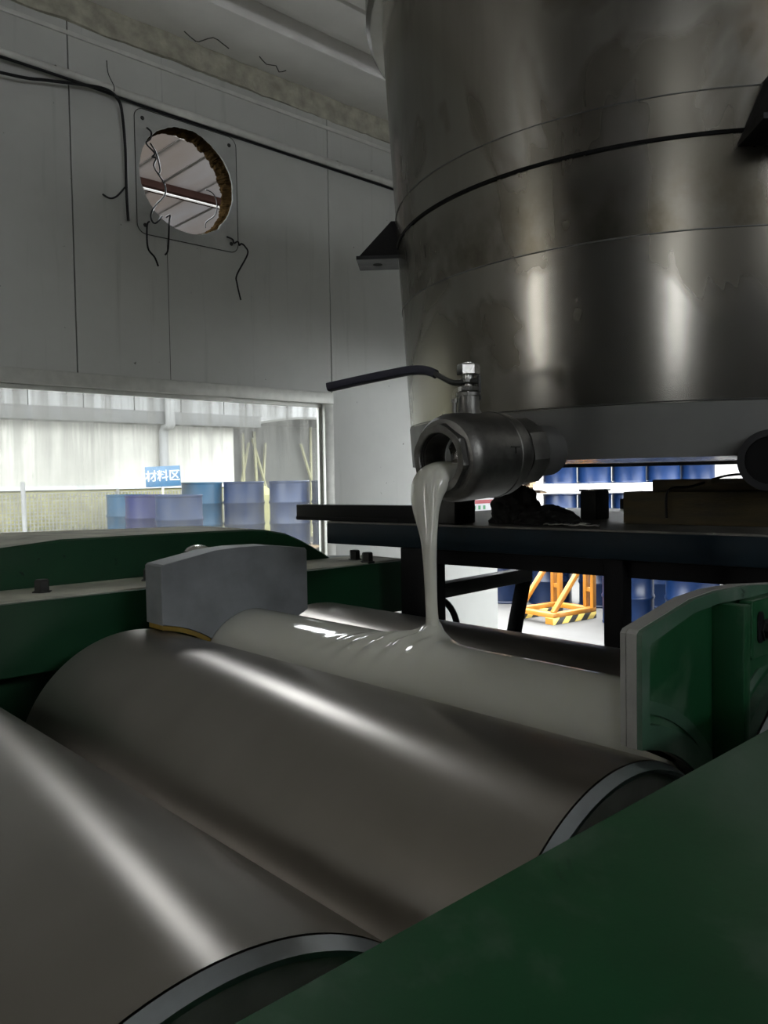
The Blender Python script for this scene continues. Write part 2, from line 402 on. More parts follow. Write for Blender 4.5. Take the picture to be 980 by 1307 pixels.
def text_mesh(name, s, size, mat, parent, mtx, extrude=0.002):
    cu = bpy.data.curves.new(name, 'FONT'); cu.body = s; cu.size = size; cu.extrude = extrude; cu.align_x = 'CENTER'; cu.align_y = 'CENTER'; cu.offset = size*0.012
    t = bpy.data.objects.new(name, cu); COL.objects.link(t)
    dg = bpy.context.evaluated_depsgraph_get(); dg.update()
    me = bpy.data.meshes.new_from_object(t.evaluated_get(dg)); bpy.data.objects.remove(t); bpy.data.curves.remove(cu)
    me.transform(mtx); me.materials.clear()
    return link(name, me, mat, parent)

# ------------------------------------------------------------------ the room
WY = 3.5                       # inner face of the window wall
struct(box('floor', (-3.6, -4.1, -0.1), (4.38, 3.58, 0.0), 'concrete_floor'))
wall = struct(empty('wall_left', (0, WY, 0)))
G = 0.003
HC = (1.97, 3.065)
# panels of the window wall
box('panel', (-3.5, WY, 2.08), (0.30-G, WY+0.08, 3.62), 'wall_panel_white', wall)
box('panel', (0.30+G, WY, 2.08), (1.405-G, WY+0.08, 3.62), 'wall_panel_white', wall)
hole = []
for i in range(140):
    a = 2*math.pi*i/140; r = 0.248 + 0.006*noise.noise((math.cos(a)*2, math.sin(a)*2, 3)) + 0.004*noise.noise((math.cos(a)*12, math.sin(a)*12, 1))
    hole.append((HC[0]+r*math.cos(a), HC[1]+r*math.sin(a)))
holed('panel', [(1.405+G, 2.08), (2.845-G, 2.08), (2.845-G, 3.62), (1.405+G, 3.62)], hole, WY, WY+0.08, 'wall_panel_white', wall, 'mineral_wool')
box('panel', (2.845+G, WY, 0), (4.29, WY+0.08, 3.62), 'wall_panel_white', wall)
box('panel', (-3.5, WY, 0), (0.2, WY+0.08, 2.08-G), 'wall_panel_white', wall)
box('panel', (0.2+G, WY, 0), (2.845-G, WY+0.08, 0.93), 'wall_panel_white', wall)
for x in (0.30, 1.405, 2.845): box('joint_filler', (x-0.012, WY+0.012, 2.08 if x < 2 else 0.0), (x+0.012, WY+0.07, 3.6), 'seam_dark', wall)
box('joint_filler', (1.846, WY-0.0012, 3.355), (1.850, WY+0.001, 3.61), 'patch_grey', wall)
box('joint_filler', (1.852, WY-0.0008, 2.10), (1.8545, WY+0.001, 2.79), 'seam_dark', wall)
# the capping strip near the top and the rough plaster band
box('capping_strip', (-3.5, WY-0.008, 3.555), (4.29, WY, 3.575), 'conduit_white', wall, 0.002)
keep(wall)
# mineral wool lip of the sawn hole
vs, fs = [], []
NN = 220
for k, (yy, dr) in enumerate(((WY+0.004, 0.0), (WY+0.02, -0.014), (WY+0.045, -0.026), (WY+0.07, -0.022), (WY+0.086, -0.012))):
    for i in range(NN):
        a = 2*math.pi*i/NN
        amt = 0.25+0.75*max(0, math.cos(a-0.45))
        jag = 0.014*noise.noise((math.cos(a)*9, math.sin(a)*9, k*0.7)) + 0.012*noise.noise((math.cos(a)*30, math.sin(a)*30, k*1.9))
        r = 0.249 + (dr + jag)*amt if k else 0.251
        vs.append((HC[0]+r*math.cos(a), yy, HC[1]+r*math.sin(a)))
for k in range(4):
    for i in range(NN): fs.append((k*NN+i, k*NN+(i+1) % NN, (k+1)*NN+(i+1) % NN, (k+1)*NN+i))
lip = raw('insulation_lip', vs, fs, 'mineral_wool', wall); lip.matrix_parent_inverse = Matrix.Translation((0, -WY, 0))
# square sheet-metal patch with rounded corners round the hole
def rrect(cx, cz, hx, hz, r, k=8):
    out = []
    for sx, sz, a0 in ((1, 1, 0), (-1, 1, 90), (-1, -1, 180), (1, -1, 270)):
        for i in range(k+1):
            a = math.radians(a0+90*i/k); out.append((cx+sx*(hx-r)+r*math.cos(a), cz+sz*(hz-r)+r*math.sin(a)))
    return out
patch = holed('fan_mounting_plate', rrect(1.975, 3.055, 0.272, 0.287, 0.045), [(HC[0]+(x-HC[0])*1.012, HC[1]+(z-HC[1])*1.012) for x, z in hole], WY-0.003, WY-0.0002, 'patch_grey')
tag(patch, 'thin square plate with rounded corners around the sawn round wall hole', 'plate')
edge_ring = tube('edge_bead', [(x, WY-0.003, z) for x, z in rrect(1.975, 3.055, 0.272, 0.287, 0.045)]+[(1.975+0.272, WY-0.003, 3.055+0.242)], 0.0022, 'seam_dark', patch, 5, 0)
for sx in (-1, 1):
    for sz in (-1, 1):
        s = lathe('screw', [(0, -0.006), (0.008, -0.004), (0.010, 0)], 'dark_steel', patch, axis_mtx((1.975+sx*0.232, WY-0.003, 3.055+sz*0.245), (0, 1, 0)), 10)

# rough plaster band and ceiling
vs, fs = [], []
nx = 220
for i in range(nx+1):
    x = -3.5+7.85*i/nx
    for k in range(7):
        t = k/6; z = 3.612+0.125*t
        y = WY-0.012-0.012*noise.noise((x*3, z*9, 0))-0.008*noise.noise((x*13, z*20, 4))
        if k in (0, 6): z += 0.010*noise.noise((x*6, k, 2))+0.006*noise.noise((x*25, k, 2))
        vs.append((x, y, z))
    vs.append((x, WY+0.08, 3.74)); vs.append((x, WY+0.08, 3.61))
for i in range(nx):
    for k in range(9): fs.append((i*9+k, i*9+(k+1) % 9, (i+1)*9+(k+1) % 9, (i+1)*9+k))
struct(raw('trim_1', vs, fs, 'plaster_rough'))
ceil = struct(empty('ceiling', (0, 0, 3.74)))
for y0, y1, z in ((3.15, 3.60, 3.735), (3.02, 3.15, 3.83), (2.812, 3.02, 3.765), (2.79, 2.812, 3.79), (2.2, 2.79, 3.765), (2.1, 2.2, 3.83), (-0.1, 2.1, 3.765), (-4.1, -0.1, 3.77)):
    box('ceiling_slab', (-3.6, y0, z), (4.4, y1, 3.98), 'ceiling_white', ceil, 0.006)
for pts in ([(1.934, 3.43), (2.017, 3.47), (2.038, 3.445), (2.064, 3.387), (2.12, 3.402), (2.172, 3.422)], [(2.325, 3.384), (2.394, 3.423), (2.439, 3.404), (2.487, 3.445), (2.506, 3.408)]):
    tube('plaster_crack', [(x, y, 3.7348) for x, y in pts], 0.003, 'seam_dark', ceil, 5, 2)
keep(ceil)
# walls that close the room behind and beside the photographer
wb = struct(empty('wall_back', (-3.5, 0, 0)))
for lo, hi in (((-3.6, -4.1, 0), (-3.5, -2.67, 3.75)), ((-3.6, -2.67, 0), (-3.5, -2.43, 1.25)), ((-3.6, -2.67, 3.55), (-3.5, -2.43, 3.75)), ((-3.6, -2.43, 0), (-3.5, 2.42, 3.75)), ((-3.6, 2.42, 0), (-3.5, 2.58, 1.5)), ((-3.6, 2.42, 3.3), (-3.5, 2.58, 3.75)), ((-3.6, 2.58, 0), (-3.5, 3.58, 3.75))):
    box('panel', lo, hi, 'rear_wall', wb)
keep(wb)
wr_ = struct(empty('wall_right', (0, -4.0, 0)))
for lo, hi in (((-3.6, -4.1, 0), (4.4, -4.0, 2.9)), ((-3.6, -4.1, 3.4), (4.4, -4.0, 3.75)), ((-3.6, -4.1, 2.9), (-0.3, -4.0, 3.4)), ((1.3, -4.1, 2.9), (4.4, -4.0, 3.4))):  # the high gap is an added opening that lets in extra sky light
    box('panel', lo, hi, 'rear_wall', wr_)
keep(wr_)
wf = struct(empty('wall_far', (4.3, 0, 0)))
box('panel', (4.3, -4.0, 0), (4.38, 1.55, 3.74), 'rear_wall', wf)
box('panel', (4.3, 1.55, 2.2), (4.38, 3.58, 3.74), 'rear_wall', wf)
keep(wf)
# window in the left wall
win = struct(empty('window_1', (1.5, WY, 0.93)))
X0, X1, Z0, Z1 = 0.2, 2.79, 0.93, 2.08
box('window_frame', (X0, WY-0.015, Z1-0.045), (X1+0.055, WY+0.06, Z1+0.018), 'frame_alu', win, 0.004)
box('window_frame', (X1-0.012, WY-0.015, Z0), (X1+0.052, WY+0.06, Z1-0.046), 'frame_alu', win, 0.004)
box('window_frame', (X0, WY-0.015, Z0-0.02), (X1+0.055, WY+0.06, Z0+0.035), 'frame_alu', win, 0.004)
box('window_frame', (X0-0.02, WY-0.015, Z0), (X0+0.035, WY+0.06, Z1-0.046), 'frame_alu', win, 0.004)
box('inner_bead', (X0, WY+0.012, Z1-0.066), (X1-0.012, WY+0.03, Z1-0.046), 'frame_alu', win, 0.002)
box('inner_bead', (X1-0.034, WY+0.012, Z0+0.035), (X1-0.013, WY+0.03, Z1-0.066), 'frame_alu', win, 0.002)
box('pane', (X0+0.02, WY+0.034, Z0+0.02), (X1-0.008, WY+0.040, Z1-0.03), 'dirty_glass', win)
keep(win)

# ------------------------------------------------------------------ three-roll mill
mill = tag(empty('three_roll_mill', (0.6, 0.8, 0)), 'green three-roll mill with polished steel rollers and grey end dam in foreground', 'machine')
ZR, RR = 1.148, 0.2
ROLLX = (0.209, 0.609, 1.013)
YN, YF = 0.353, 1.315
for i, x in enumerate(ROLLX):
    prof = [(0.2, YN+0.010), (0.2, YF-0.010)]
    b = lathe('roller', [(0.0, YN+0.02), (0.199, YN+0.02), (0.2, YN+0.0105), (0.2, YF-0.0105), (0.199, YF-0.003), (0.0, YF-0.003)], 'ground_steel', mill, axis_mtx((x, 0, ZR), (0, 1, 0)), 128, 25)
    b['label'] = ('polished steel front roller nearest the viewer', 'polished steel middle roller with long highlight', 'rear steel roller behind the milky resin')[i]
    lathe('roller_rim', [(0.1895, YN+0.004), (0.191, YN-0.001), (0.1945, YN-0.001), (0.1995, YN+0.009), (0.1895, YN+0.012)], 'roller_rim', b, axis_mtx((x, 0, ZR), (0, 1, 0)), 128, 25, True)
    lathe('journal', [(0.190, YN+0.008), (0.150, YN+0.006), (0.095, YN-0.02), (0.085, YN-0.05), (0.085, 0.10), (0, 0.10)], 'roller_end', b, axis_mtx((x, 0, ZR), (0, 1, 0)), 64, 25)
    lathe('journal', [(0.15, YF-0.004), (0.095, YF+0.02), (0.085, YF+0.3), (0, YF+0.3)], 'roller_end', b, axis_mtx((x, 0, ZR), (0, 1, 0)), 48, 25)
# near side frame: wide flat cover below the photographer
nf = prism('side_frame', [(-0.30, 1.40), (0.25, 1.40), (0.25, 1.02), (0.16, 1.0), (0.16, 0.0), (-0.30, 0.0)], -0.75, 1.78, 'green_paint', mill, 'X', 0.012)
nf['label'] = 'broad green cover of the near side frame'
# far side frame: rail and recessed body
ff = prism('side_frame', [(1.42, 1.40), (1.62, 1.40), (1.95, 1.38), (1.95, 0.0), (1.53, 0.0), (1.53, 1.275), (1.42, 1.275)], -0.75, 1.40, 'green_guard', mill, 'X', 0.006)
ff['label'] = 'dark green rail of the far side frame'
box('rail_lit_strip', (-0.74, 1.434, 1.3995), (1.39, 1.60, 1.4025), 'lit_top', ff)  # pale strip that paints the lit top of the rail
for x, y in ((1.30, 1.52), (1.278, 1.447), (0.53, 1.52), (0.75, 1.53), (0.30, 1.52)):
    bo = lathe('bolt', [(0.018, 1.4), (0.018, 1.4045), (0.0135, 1.4045), (0.0135, 1.424), (0.0115, 1.4265), (0, 1.4265)], 'dark_steel', ff, axis_mtx((x, y, 0), (0, 0, 1)), 6, 25)
# humped guard over the gears behind the far frame
gx_f = [(-0.75, 1.400), (-0.2, 1.425), (0.25, 1.458), (0.48, 1.483), (0.60, 1.493), (0.85, 1.492), (1.05, 1.489), (1.09, 1.486), (1.15, 1.474), (1.20, 1.453), (1.255, 1.424), (1.302, 1.397)]
gx_b = [(-0.75, 1.480), (-0.2, 1.498), (0.25, 1.504), (0.48, 1.502), (0.60, 1.497), (0.85, 1.492), (1.05, 1.489), (1.09, 1.486), (1.15, 1.474), (1.20, 1.453), (1.255, 1.424), (1.302, 1.397)]
vs, fs = [], []
ng = len(gx_f)
for (xf, zf), (xb, zb) in zip(gx_f, gx_b):
    vs += [(xf, 1.605, 1.30), (xf, 1.605, zf-0.004), (xf, 1.610, zf), (xb, 1.88, zb), (xb, 1.885, zb-0.004), (xb, 1.885, 1.30)]
for i in range(ng-1):
    for k in range(6): fs.append((i*6+k, i*6+(k+1) % 6, (i+1)*6+(k+1) % 6, (i+1)*6+k))
fs.append(tuple(range(6))); fs.append(tuple(range((ng-1)*6, ng*6)))
gd = raw('gear_guard', vs, fs, 'green_guard', mill, ang=20); gd['label'] = 'humped dark green gear guard behind the dam'
gd.data.materials.append(M('lit_top'))  # pale top faces put the window light into the colour
for p in gd.data.polygons:
    if p.normal.z > 0.85: p.material_index = 1
# end dams: outline hangs over the rollers and dips into the nip
def arc_c(cx, r, x0, x1, k=14):
    return [(x, ZR+math.sqrt(max(r*r-(x-cx)**2, 0.0))) for x in [x0+(x1-x0)*i/k for i in range(k+1)]]
def dam_outline(x0, x1, r, inset=0.0):
    bot = arc_c(ROLLX[1], r, x0, 0.808) + arc_c(ROLLX[2], r, 0.814, x1)
    top = [(x1, 1.466-inset), (x1-0.004, 1.471-inset), (0.86, 1.481-inset), (0.79, 1.4825-inset), (0.74, 1.4798-inset), (x0+0.004, 1.4625-inset), (x0, 1.459-inset)]
    return bot + top
fd = prism('end_dam', dam_outline(0.634, 0.945, 0.212), 1.25, 1.31, 'dam_grey', mill, 'Y', 0.0018, 12)
fd['label'] = 'grey end dam plate standing over the far roller ends'
prism('sealing_strip', arc_c(ROLLX[1], 0.211, 0.637, 0.74)+arc_c(ROLLX[1], 0.203, 0.74, 0.637), 1.254, 1.306, 'yellow_grease', fd, 'Y')
cap = lathe('cap_nut', [(0.026, 0), (0.026, 0.006), (0.020, 0.012), (0.010, 0.016), (0, 0.0175)], 'bright_steel', ff, axis_mtx((0.79, 1.40, 1.4625), (0, 0, 1)), 24, 40)
lathe('cap_stud', [(0.010, 0), (0.010, 0.066)], 'dark_steel', ff, axis_mtx((0.79, 1.41, 1.3995), (0, 0, 1)), 12)
n_d = empty('end_dam'); n_d.parent = mill; n_d['label'] = 'green near end dam with worn grey edge'
nd_out = dam_outline(0.640, 0.985, 0.210)
nd_in = dam_outline(0.654, 0.971, 0.232, 0.013)
# sealing face seen from inside and the outer green rim
prism('dam_web', nd_out, 0.3755, 0.381, 'residue_grey', n_d, 'Y')
prism('dam_web', [(x, z) for x, z in dam_outline(0.6415, 0.9835, 0.2115, 0.0015)], 0.3715, 0.3756, 'green_paint', n_d, 'Y')
def ring_prism(name, out, inn, lo, hi, mat, parent):
    vs, fs = [], []; n = len(out)
    for y in (lo, hi):
        for L in (out, inn): vs += [(p[0], y, p[1]) for p in L]
    for i in range(n):
        j = (i+1) % n
        fs += [(i, j, n+j, n+i), (2*n+i, 2*n+j, 3*n+j, 3*n+i), (i, j, 2*n+j, 2*n+i), (n+i, n+j, 3*n+j, 3*n+i)]
    return raw(name, vs, fs, mat, parent)
rim = ring_prism('dam_rim', nd_out, nd_in, 0.3595, 0.3716, 'dam_scuff', n_d)
rim2 = ring_prism('worn_edge', [(0.8125+(x-0.8125)*1.004, z+0.0006*(1 if z > 1.44 else -0.5)) for x, z in nd_out], [(0.8125+(x-0.8125)*0.992, z) for x, z in nd_out], 0.3645, 0.3745, 'residue_grey', n_d)
box('dam_rib', (0.802, 0.338, 1.24), (0.818, 0.3715, 1.468), 'green_paint', n_d, 0.002)
prism('dam_rib', [(0.818, 1.392), (0.965, 1.392), (0.965, 1.404), (0.818, 1.404)], 0.350, 0.3715, 'green_paint', n_d, 'Y')
prism('wear_ring', arc_c(ROLLX[1], 0.252, 0.655, 0.800)+arc_c(ROLLX[1], 0.240, 0.800, 0.655), 0.3695, 0.3722, 'dam_scuff', n_d, 'Y')
prism('wear_ring', arc_c(ROLLX[2], 0.252, 0.83, 0.965)+arc_c(ROLLX[2], 0.240, 0.965, 0.83), 0.3695, 0.3722, 'dam_scuff', n_d, 'Y')
lug = prism('lug', rrect(0.888, 1.437, 0.050, 0.031, 0.004, 3), 0.345, 0.360, 'green_paint', n_d, 'Y', 0.002)
prism('slot', rrect(0.857, 1.4385, 0.0075, 0.017, 0.0074, 6), 0.3435, 0.346, 'black_paint', n_d, 'Y')
bo = lathe('bolt', [(0.0, 0), (0.0125, 0), (0.0125, 0.003), (0.0095, 0.003), (0.0095, 0.012), (0.008, 0.0135), (0, 0.0135)], 'dark_steel', n_d, axis_mtx((0.868, 0.3445, 1.4345), (0, -1, 0)), 6, 25)
# handwheel on the adjusting screw at the far frame end
hw = lathe('handwheel', [(0.080+0.0085*math.cos(a), 0.0085*math.sin(a)) for a in [2*math.pi*k/10 for k in range(10)]], 'black_paint', mill, axis_mtx((1.515, 1.45, 1.211), (1, 0, 0)), 40, 60, True)
hw['label'] = 'black handwheel at the far end of the mill'
for k in range(4):
    a = math.radians(20+90*k); bar_between('spoke', (1.515, 1.45, 1.211), (1.515, 1.45+0.076*math.cos(a), 1.211+0.076*math.sin(a)), 0.010, 0.014, 'black_paint', hw)
lathe('hub', [(0, 0.02), (0.020, 0.02), (0.020, -0.02), (0.012, -0.03), (0.012, -0.13), (0, -0.13)], 'dark_steel', hw, axis_mtx((1.515, 1.45, 1.211), (1, 0, 0)), 20)
# bed that carries the frames
box('mill_bed', (-0.4, 0.12, 0.0), (1.28, 1.56, 0.55), 'green_guard', mill, 0.01)
box('catch_tray', (-0.2, 0.24, 0.82), (1.22, 1.45, 0.86), 'dark_steel', mill)
def fixpar(root):
    bpy.context.view_layer.update()
    inv = Matrix.Translation(-Vector(root.location))
    for c in root.children: c.matrix_parent_inverse = inv
fixpar(mill)

# ------------------------------------------------------------------ milky resin: rolling bank in the nip and the falling stream
SX, SY = 0.846, 0.815
BC, BR = (0.815, 1.258), 0.108
vs, fs = [], []
NA, NY = 72, 200
Y0b, Y1b = 0.3812, 1.2495
for j in range(NY+1):
    y = Y0b+(Y1b-Y0b)*j/NY
    for i in range(NA+1):
        a = math.radians(-12+214*i/NA)     # from the rear roller, over the top, to the middle roller
        x, z = BC[0]+BR*math.cos(a), BC[1]+BR*math.sin(a)
        h = 0.0
        dy = y-SY; da = a-math.radians(74)
        h += 0.016*math.exp(-(dy/0.030)**2-(da/0.17)**2) + 0.012*math.exp(-(dy/0.014)**2-(da/0.10)**2)
        # folds where the stream is dragged down the front of the bank
        t = max(0.0, da)
        cy = SY+0.010+0.050*t
        w = 0.030+0.060*t
        env = math.exp(-((y-cy)/w)**2)*math.exp(-((t-0.45)/0.55)**2)*(1 if da > -0.1 else math.exp(-((da+0.1)/0.1)**2))
        h += 0.0075*env + 0.0032*env*math.sin((y-cy)*330/(1+1.3*t)+3.0*t)
        cy2 = SY-0.030-0.030*t
        h += 0.0035*math.exp(-((y-cy2)/0.05)**2)*math.exp(-((t-0.2)/0.35)**2)
        h += 0.0012*noise.noise((y*6, a*2, 1))
        vs.append((x+h*math.cos(a), y, z+h*math.sin(a)))
row = NA+1
for j in range(NY):
    for i in range(NA): fs.append((j*row+i, j*row+i+1, (j+1)*row+i+1, (j+1)*row+i))
# close underneath through the nip
b0 = len(vs)
for j in range(NY+1): vs.append((0.811, Y0b+(Y1b-Y0b)*j/NY, 1.16))
for j in range(NY):
    fs.append((j*row+NA, b0+j, b0+j+1, (j+1)*row+NA)); fs.append((b0+j, j*row, (j+1)*row, b0+j+1))
fs.append(tuple([b0]+list(range(0, row)))); fs.append(tuple([b0+NY]+list(range(NY*row, NY*row+row))))
milk = empty('milky_resin', (SX, SY, 1.3)); tag(milk, 'glossy milky white resin pouring from the valve into a thick bank between rollers', 'liquid')
bank = raw('resin_bank', vs, fs, 'milky_resin', milk, smooth=True); bank['label'] = 'rounded bank of milky resin lying in the roller nip'
# stream: (centre, half width along Y, half thickness along X)
S = [((0.945, 0.826, 1.612), 0.024, 0.012), ((0.915, 0.828, 1.609), 0.028, 0.017), ((0.888, 0.831, 1.606), 0.031, 0.0225), ((0.868, 0.833, 1.597), 0.032, 0.0235), ((0.857, 0.833, 1.578), 0.030, 0.018),
     ((0.851, 0.830, 1.556), 0.0255, 0.013), ((0.8475, 0.824, 1.532), 0.0195, 0.0105), ((0.8445, 0.818, 1.505), 0.0135, 0.0095), ((0.8445, 0.8165, 1.465), 0.0105, 0.0088), ((0.845, 0.8155, 1.42), 0.0095, 0.0085), ((0.846, 0.815, 1.395), 0.0098, 0.0090), ((0.847, 0.815, 1.380), 0.0125, 0.0110), ((0.848, 0.815, 1.368), 0.022, 0.017), ((0.849, 0.815, 1.352), 0.034, 0.024)]
cs = catmull([s[0] for s in S], 5); ws = catmull([(s[1], s[2], 0) for s in S], 5)
vs, fs = [], []; NS = 28
for i, (c, w) in enumerate(zip(cs, ws)):
    d = (cs[min(i+1, len(cs)-1)]-cs[max(i-1, 0)]).normalized()
    yv = Vector((0, 1, 0)); nv = yv.cross(d).normalized()
    for k in range(NS):
        a = 2*math.pi*k/NS; vs.append(c+w.x*math.cos(a)*yv+w.y*math.sin(a)*nv)
for i in range(len(cs)-1):
    for k in range(NS): fs.append((i*NS+k, i*NS+(k+1) % NS, (i+1)*NS+(k+1) % NS, (i+1)*NS+k))
fs.append(tuple(range(NS))); fs.append(tuple(range((len(cs)-1)*NS, len(cs)*NS)))
st = raw('resin_stream', vs, fs, 'milky_resin', milk, smooth=True); st['label'] = 'thin milky stream falling from the valve mouth'
fixpar(milk)

# ------------------------------------------------------------------ stainless tank
TX, TY = 1.693, 0.902
tank = tag(empty('mixing_tank', (TX, TY, 1.6)), 'large stained stainless steel tank with outlet valve above the mill', 'tank')
def TR(z): return 0.561+0.058*(z-1.6)
tm = Matrix.Translation((0, 0, 0))
def tlathe(name, prof, mat, n=160, ang=25, closed=False, parent=None):
    return lathe(name, [(r, z-1.6) for r, z in prof], mat, parent or tank, None, n, ang, closed)
sh = tlathe('tank_shell', [(0, 1.640), (TR(1.64)-0.01, 1.640), (TR(1.717), 1.7175), (TR(1.981), 1.981), (TR(2.118)+0.0005, 2.118), (TR(2.126), 2.126), (TR(2.185), 2.185), (TR(2.6), 2.6), (TR(3.0), 3.0), (TR(3.0)-0.006, 3.0), (TR(2.2)-0.02, 2.3), (0, 2.3)], 'stainless_tank')
tlathe('bottom_band', [(TR(1.632)-0.006, 1.650), (TR(1.632)-0.006, 1.630), (TR(1.632)+0.002, 1.630), (TR(1.717)+0.0025, 1.716), (TR(1.717)-0.004, 1.718)], 'dull_band', closed=True)['label'] = 'dull grey bottom band of the tank'
for z, h in ((1.719, 0.0016), (1.981, 0.0018), (2.186, 0.0015)):
    tlathe('weld_seam', [(TR(z)-0.002, z-h), (TR(z)+0.0014, z-h*0.5), (TR(z)+0.0014, z+h*0.5), (TR(z)-0.002, z+h)], 'dull_band' if z > 1.8 else 'dark_steel', closed=True)
tlathe('gasket', [(TR(2.122)-0.003, 2.1185), (TR(2.122)+0.003, 2.1185), (TR(2.122)+0.003, 2.1245), (TR(2.122)-0.003, 2.1245)], 'gasket', closed=True)['label'] = 'thin black gasket line round the tank'
tlathe('top_flange', [(TR(2.6)-0.004, 2.600), (TR(2.6)+0.026, 2.600), (TR(2.6)+0.036, 2.612), (TR(2.6)+0.036, 2.77), (TR(2.8)-0.004, 2.78)], 'stainless_tank', closed=True)
for k in range(4):
    a = math.radians(133.6+90*k); o = Vector((math.cos(a), math.sin(a), 0)); s = Vector((-math.sin(a), math.cos(a), 0))
    zb = 0.498; r0 = TR(2.1)-0.006; hw_, L = 0.048, 0.100
    P = lambda r, t, z: (o*r+s*t+Vector((0, 0, z)))
    br = raw('support_bracket', [P(r0, -hw_, zb), P(r0+L, -hw_, zb), P(r0+L, hw_, zb), P(r0, hw_, zb), P(r0, -hw_, zb+0.008), P(r0+L, -hw_, zb+0.008), P(r0+L, hw_, zb+0.008), P(r0, hw_, zb+0.008)],
             [(0, 1, 2, 3), (4, 5, 6, 7), (0, 1, 5, 4), (1, 2, 6, 5), (2, 3, 7, 6), (3, 0, 4, 7)], 'black_paint', tank); br['label'] = 'black gusseted support bracket'
    for t in (-1, 1):
        q = [P(r0, t*hw_*0.98, zb+0.008), P(r0+L*0.97, t*hw_*0.75, zb+0.008), P(r0+0.022, t*0.012, zb+0.094), P(r0, t*0.012, zb+0.094)]
        q2 = [Vector(p)-s*t*0.008 for p in q]
        raw('gusset', q+q2, [(0, 1, 2, 3), (4, 5, 6, 7), (0, 1, 5, 4), (1, 2, 6, 5), (2, 3, 7, 6), (3, 0, 4, 7)], 'black_paint', br)
    lathe('bolt_hole', [(0, zb-0.0006), (0.011, zb-0.0006), (0.011, zb+0.001)], 'gasket', br, Matrix.Translation(o*(r0+0.055)), 16)
# dark drain pipe under the right side
dp = lathe('drain_pipe', [(0.036, 0.0), (0.046, 0.0), (0.046, 0.30), (0.036, 0.30)], 'black_paint', tank, axis_mtx(Vector((1.225, 0.478, 1.621))-Vector((TX, TY, 1.6)), (0.93, 0.37, 0.0)), 40, 30, True); dp['label'] = 'dark round drain pipe under the tank'
lathe('pipe_plug', [(0.0, 0.006), (0.0365, 0.006)], 'gasket', dp, axis_mtx(Vector((1.225, 0.478, 1.621))-Vector((TX, TY, 1.6)), (0.93, 0.37, 0.0)), 32)

# ball valve on the outlet
VD = Vector((1.0, 0.0, 0.062)).normalized()
VO = Vector((0.868, 0.82, 1.631))-Vector((TX, TY, 1.6))
vm = axis_mtx(VO, VD)
body = lathe('ball_valve', [(0.037, 0.0100), (0.0500, 0.0100), (0.0590, 0.0125), (0.0645, 0.0190), (0.0672, 0.028), (0.0680, 0.040), (0.0680, 0.118), (0.0692, 0.1195), (0.0692, 0.1235), (0.0675, 0.1250), (0.0672, 0.140), (0.0640, 0.150), (0.0570, 0.160), (0.0530, 0.166), (0.050, 0.172), (0.037, 0.175), (0.0370, 0.11)], 'cast_steel', tank, vm, 72, 28, True)
body['label'] = 'cast steel ball valve with long lever'
def nut_ring(name, sides, R, r, s0, s1, ch, mat, parent, phase):
    """flat-sided ring with a round bore along the valve axis"""
    vs, fs = [], []; n = sides*8
    rows = ((0, s0+ch*0.5), (1, s0), (2, s0), (3, s0+ch), (3, s1-ch), (2, s1), (0, s1))
    for kind, h in rows:
        for i in range(n):
            a = 2*math.pi*i/n; sec = math.pi*2/sides; t = (a % sec)-sec/2
            flat = R*math.cos(math.pi/sides)/math.cos(t)
            rad = (r, r+0.0015, min(flat, R*0.955), flat)[kind]
            vs.append(vm @ Vector((rad*math.cos(a+phase), rad*math.sin(a+phase), h)))
    m = len(rows)
    for k in range(m):
        for i in range(n): fs.append((k*n+i, k*n+(i+1) % n, ((k+1) % m)*n+(i+1) % n, ((k+1) % m)*n+i))
    return raw(name, vs, fs, mat, parent, ang=22)
nut_ring('hex_end', 8, 0.0535, 0.0385, 0.0, 0.0150, 0.003, 'cast_steel', body, math.radians(12))
lathe('thread_bore', [(0.0388, 0.001), (0.0375, 0.004), (0.0388, 0.007), (0.0375, 0.010), (0.0388, 0.013), (0.0375, 0.016), (0.0375, 0.03)], 'dark_steel', body, vm, 48, 60)
nut_ring('hex_end', 8, 0.0575, 0.030, 0.168, 0.210, 0.004, 'cast_steel', body, math.radians(12))
lathe('neck_pipe', [(0.030, 0.2), (0.0435, 0.2), (0.0435, 0.275), (0.030, 0.275)], 'dull_band', body, vm, 48, 30, True)
lathe('seat_ring', [(0.034, 0.056), (0.0395, 0.056), (0.0395, 0.066), (0.034, 0.066)], 'paper', body, vm, 40, 30, True)
# ball with through bore, turned part way
bb = []
for k in range(25):
    a = math.radians(30+120*k/24); bb.append((0.039*math.sin(a), 0.039*math.cos(a)))
ball = lathe('ball', bb+[(0.0195, -0.0338), (0.0195, 0.0338)], 'bright_steel', body, Matrix.Translation(VO+VD*0.078) @ Matrix.Rotation(math.radians(-38), 4, 'Z') @ axis_mtx((0, 0, 0), VD), 48, 35, True)
VC = VO+VD*0.072
def vz(x): return axis_mtx((x.x, x.y, x.z), (0, 0, 1))
stem0 = VC+Vector((0, 0, 0.0575))
lathe('stem_boss', [(0.020, 0), (0.0185, 0.012), (0.0165, 0.016), (0.0165, 0.036), (0.019, 0.036), (0.019, 0.041), (0, 0.041)], 'cast_steel', body, vz(stem0), 28)
lathe('gland_nut', [(0.0155, 0.043), (0.0165, 0.044), (0.0165, 0.0505), (0.0155, 0.0515), (0, 0.0515)], 'bright_steel', body, vz(stem0), 6, 20)
lathe('stem', [(0.0085, 0.03), (0.0085, 0.088)], 'bright_steel', body, vz(stem0), 16)
lathe('gland_nut', [(0.0145, 0.056), (0.0155, 0.057), (0.0155, 0.0615), (0.0145, 0.0625), (0, 0.0625)], 'bright_steel', body, vz(stem0), 6, 20, False, 0.4)
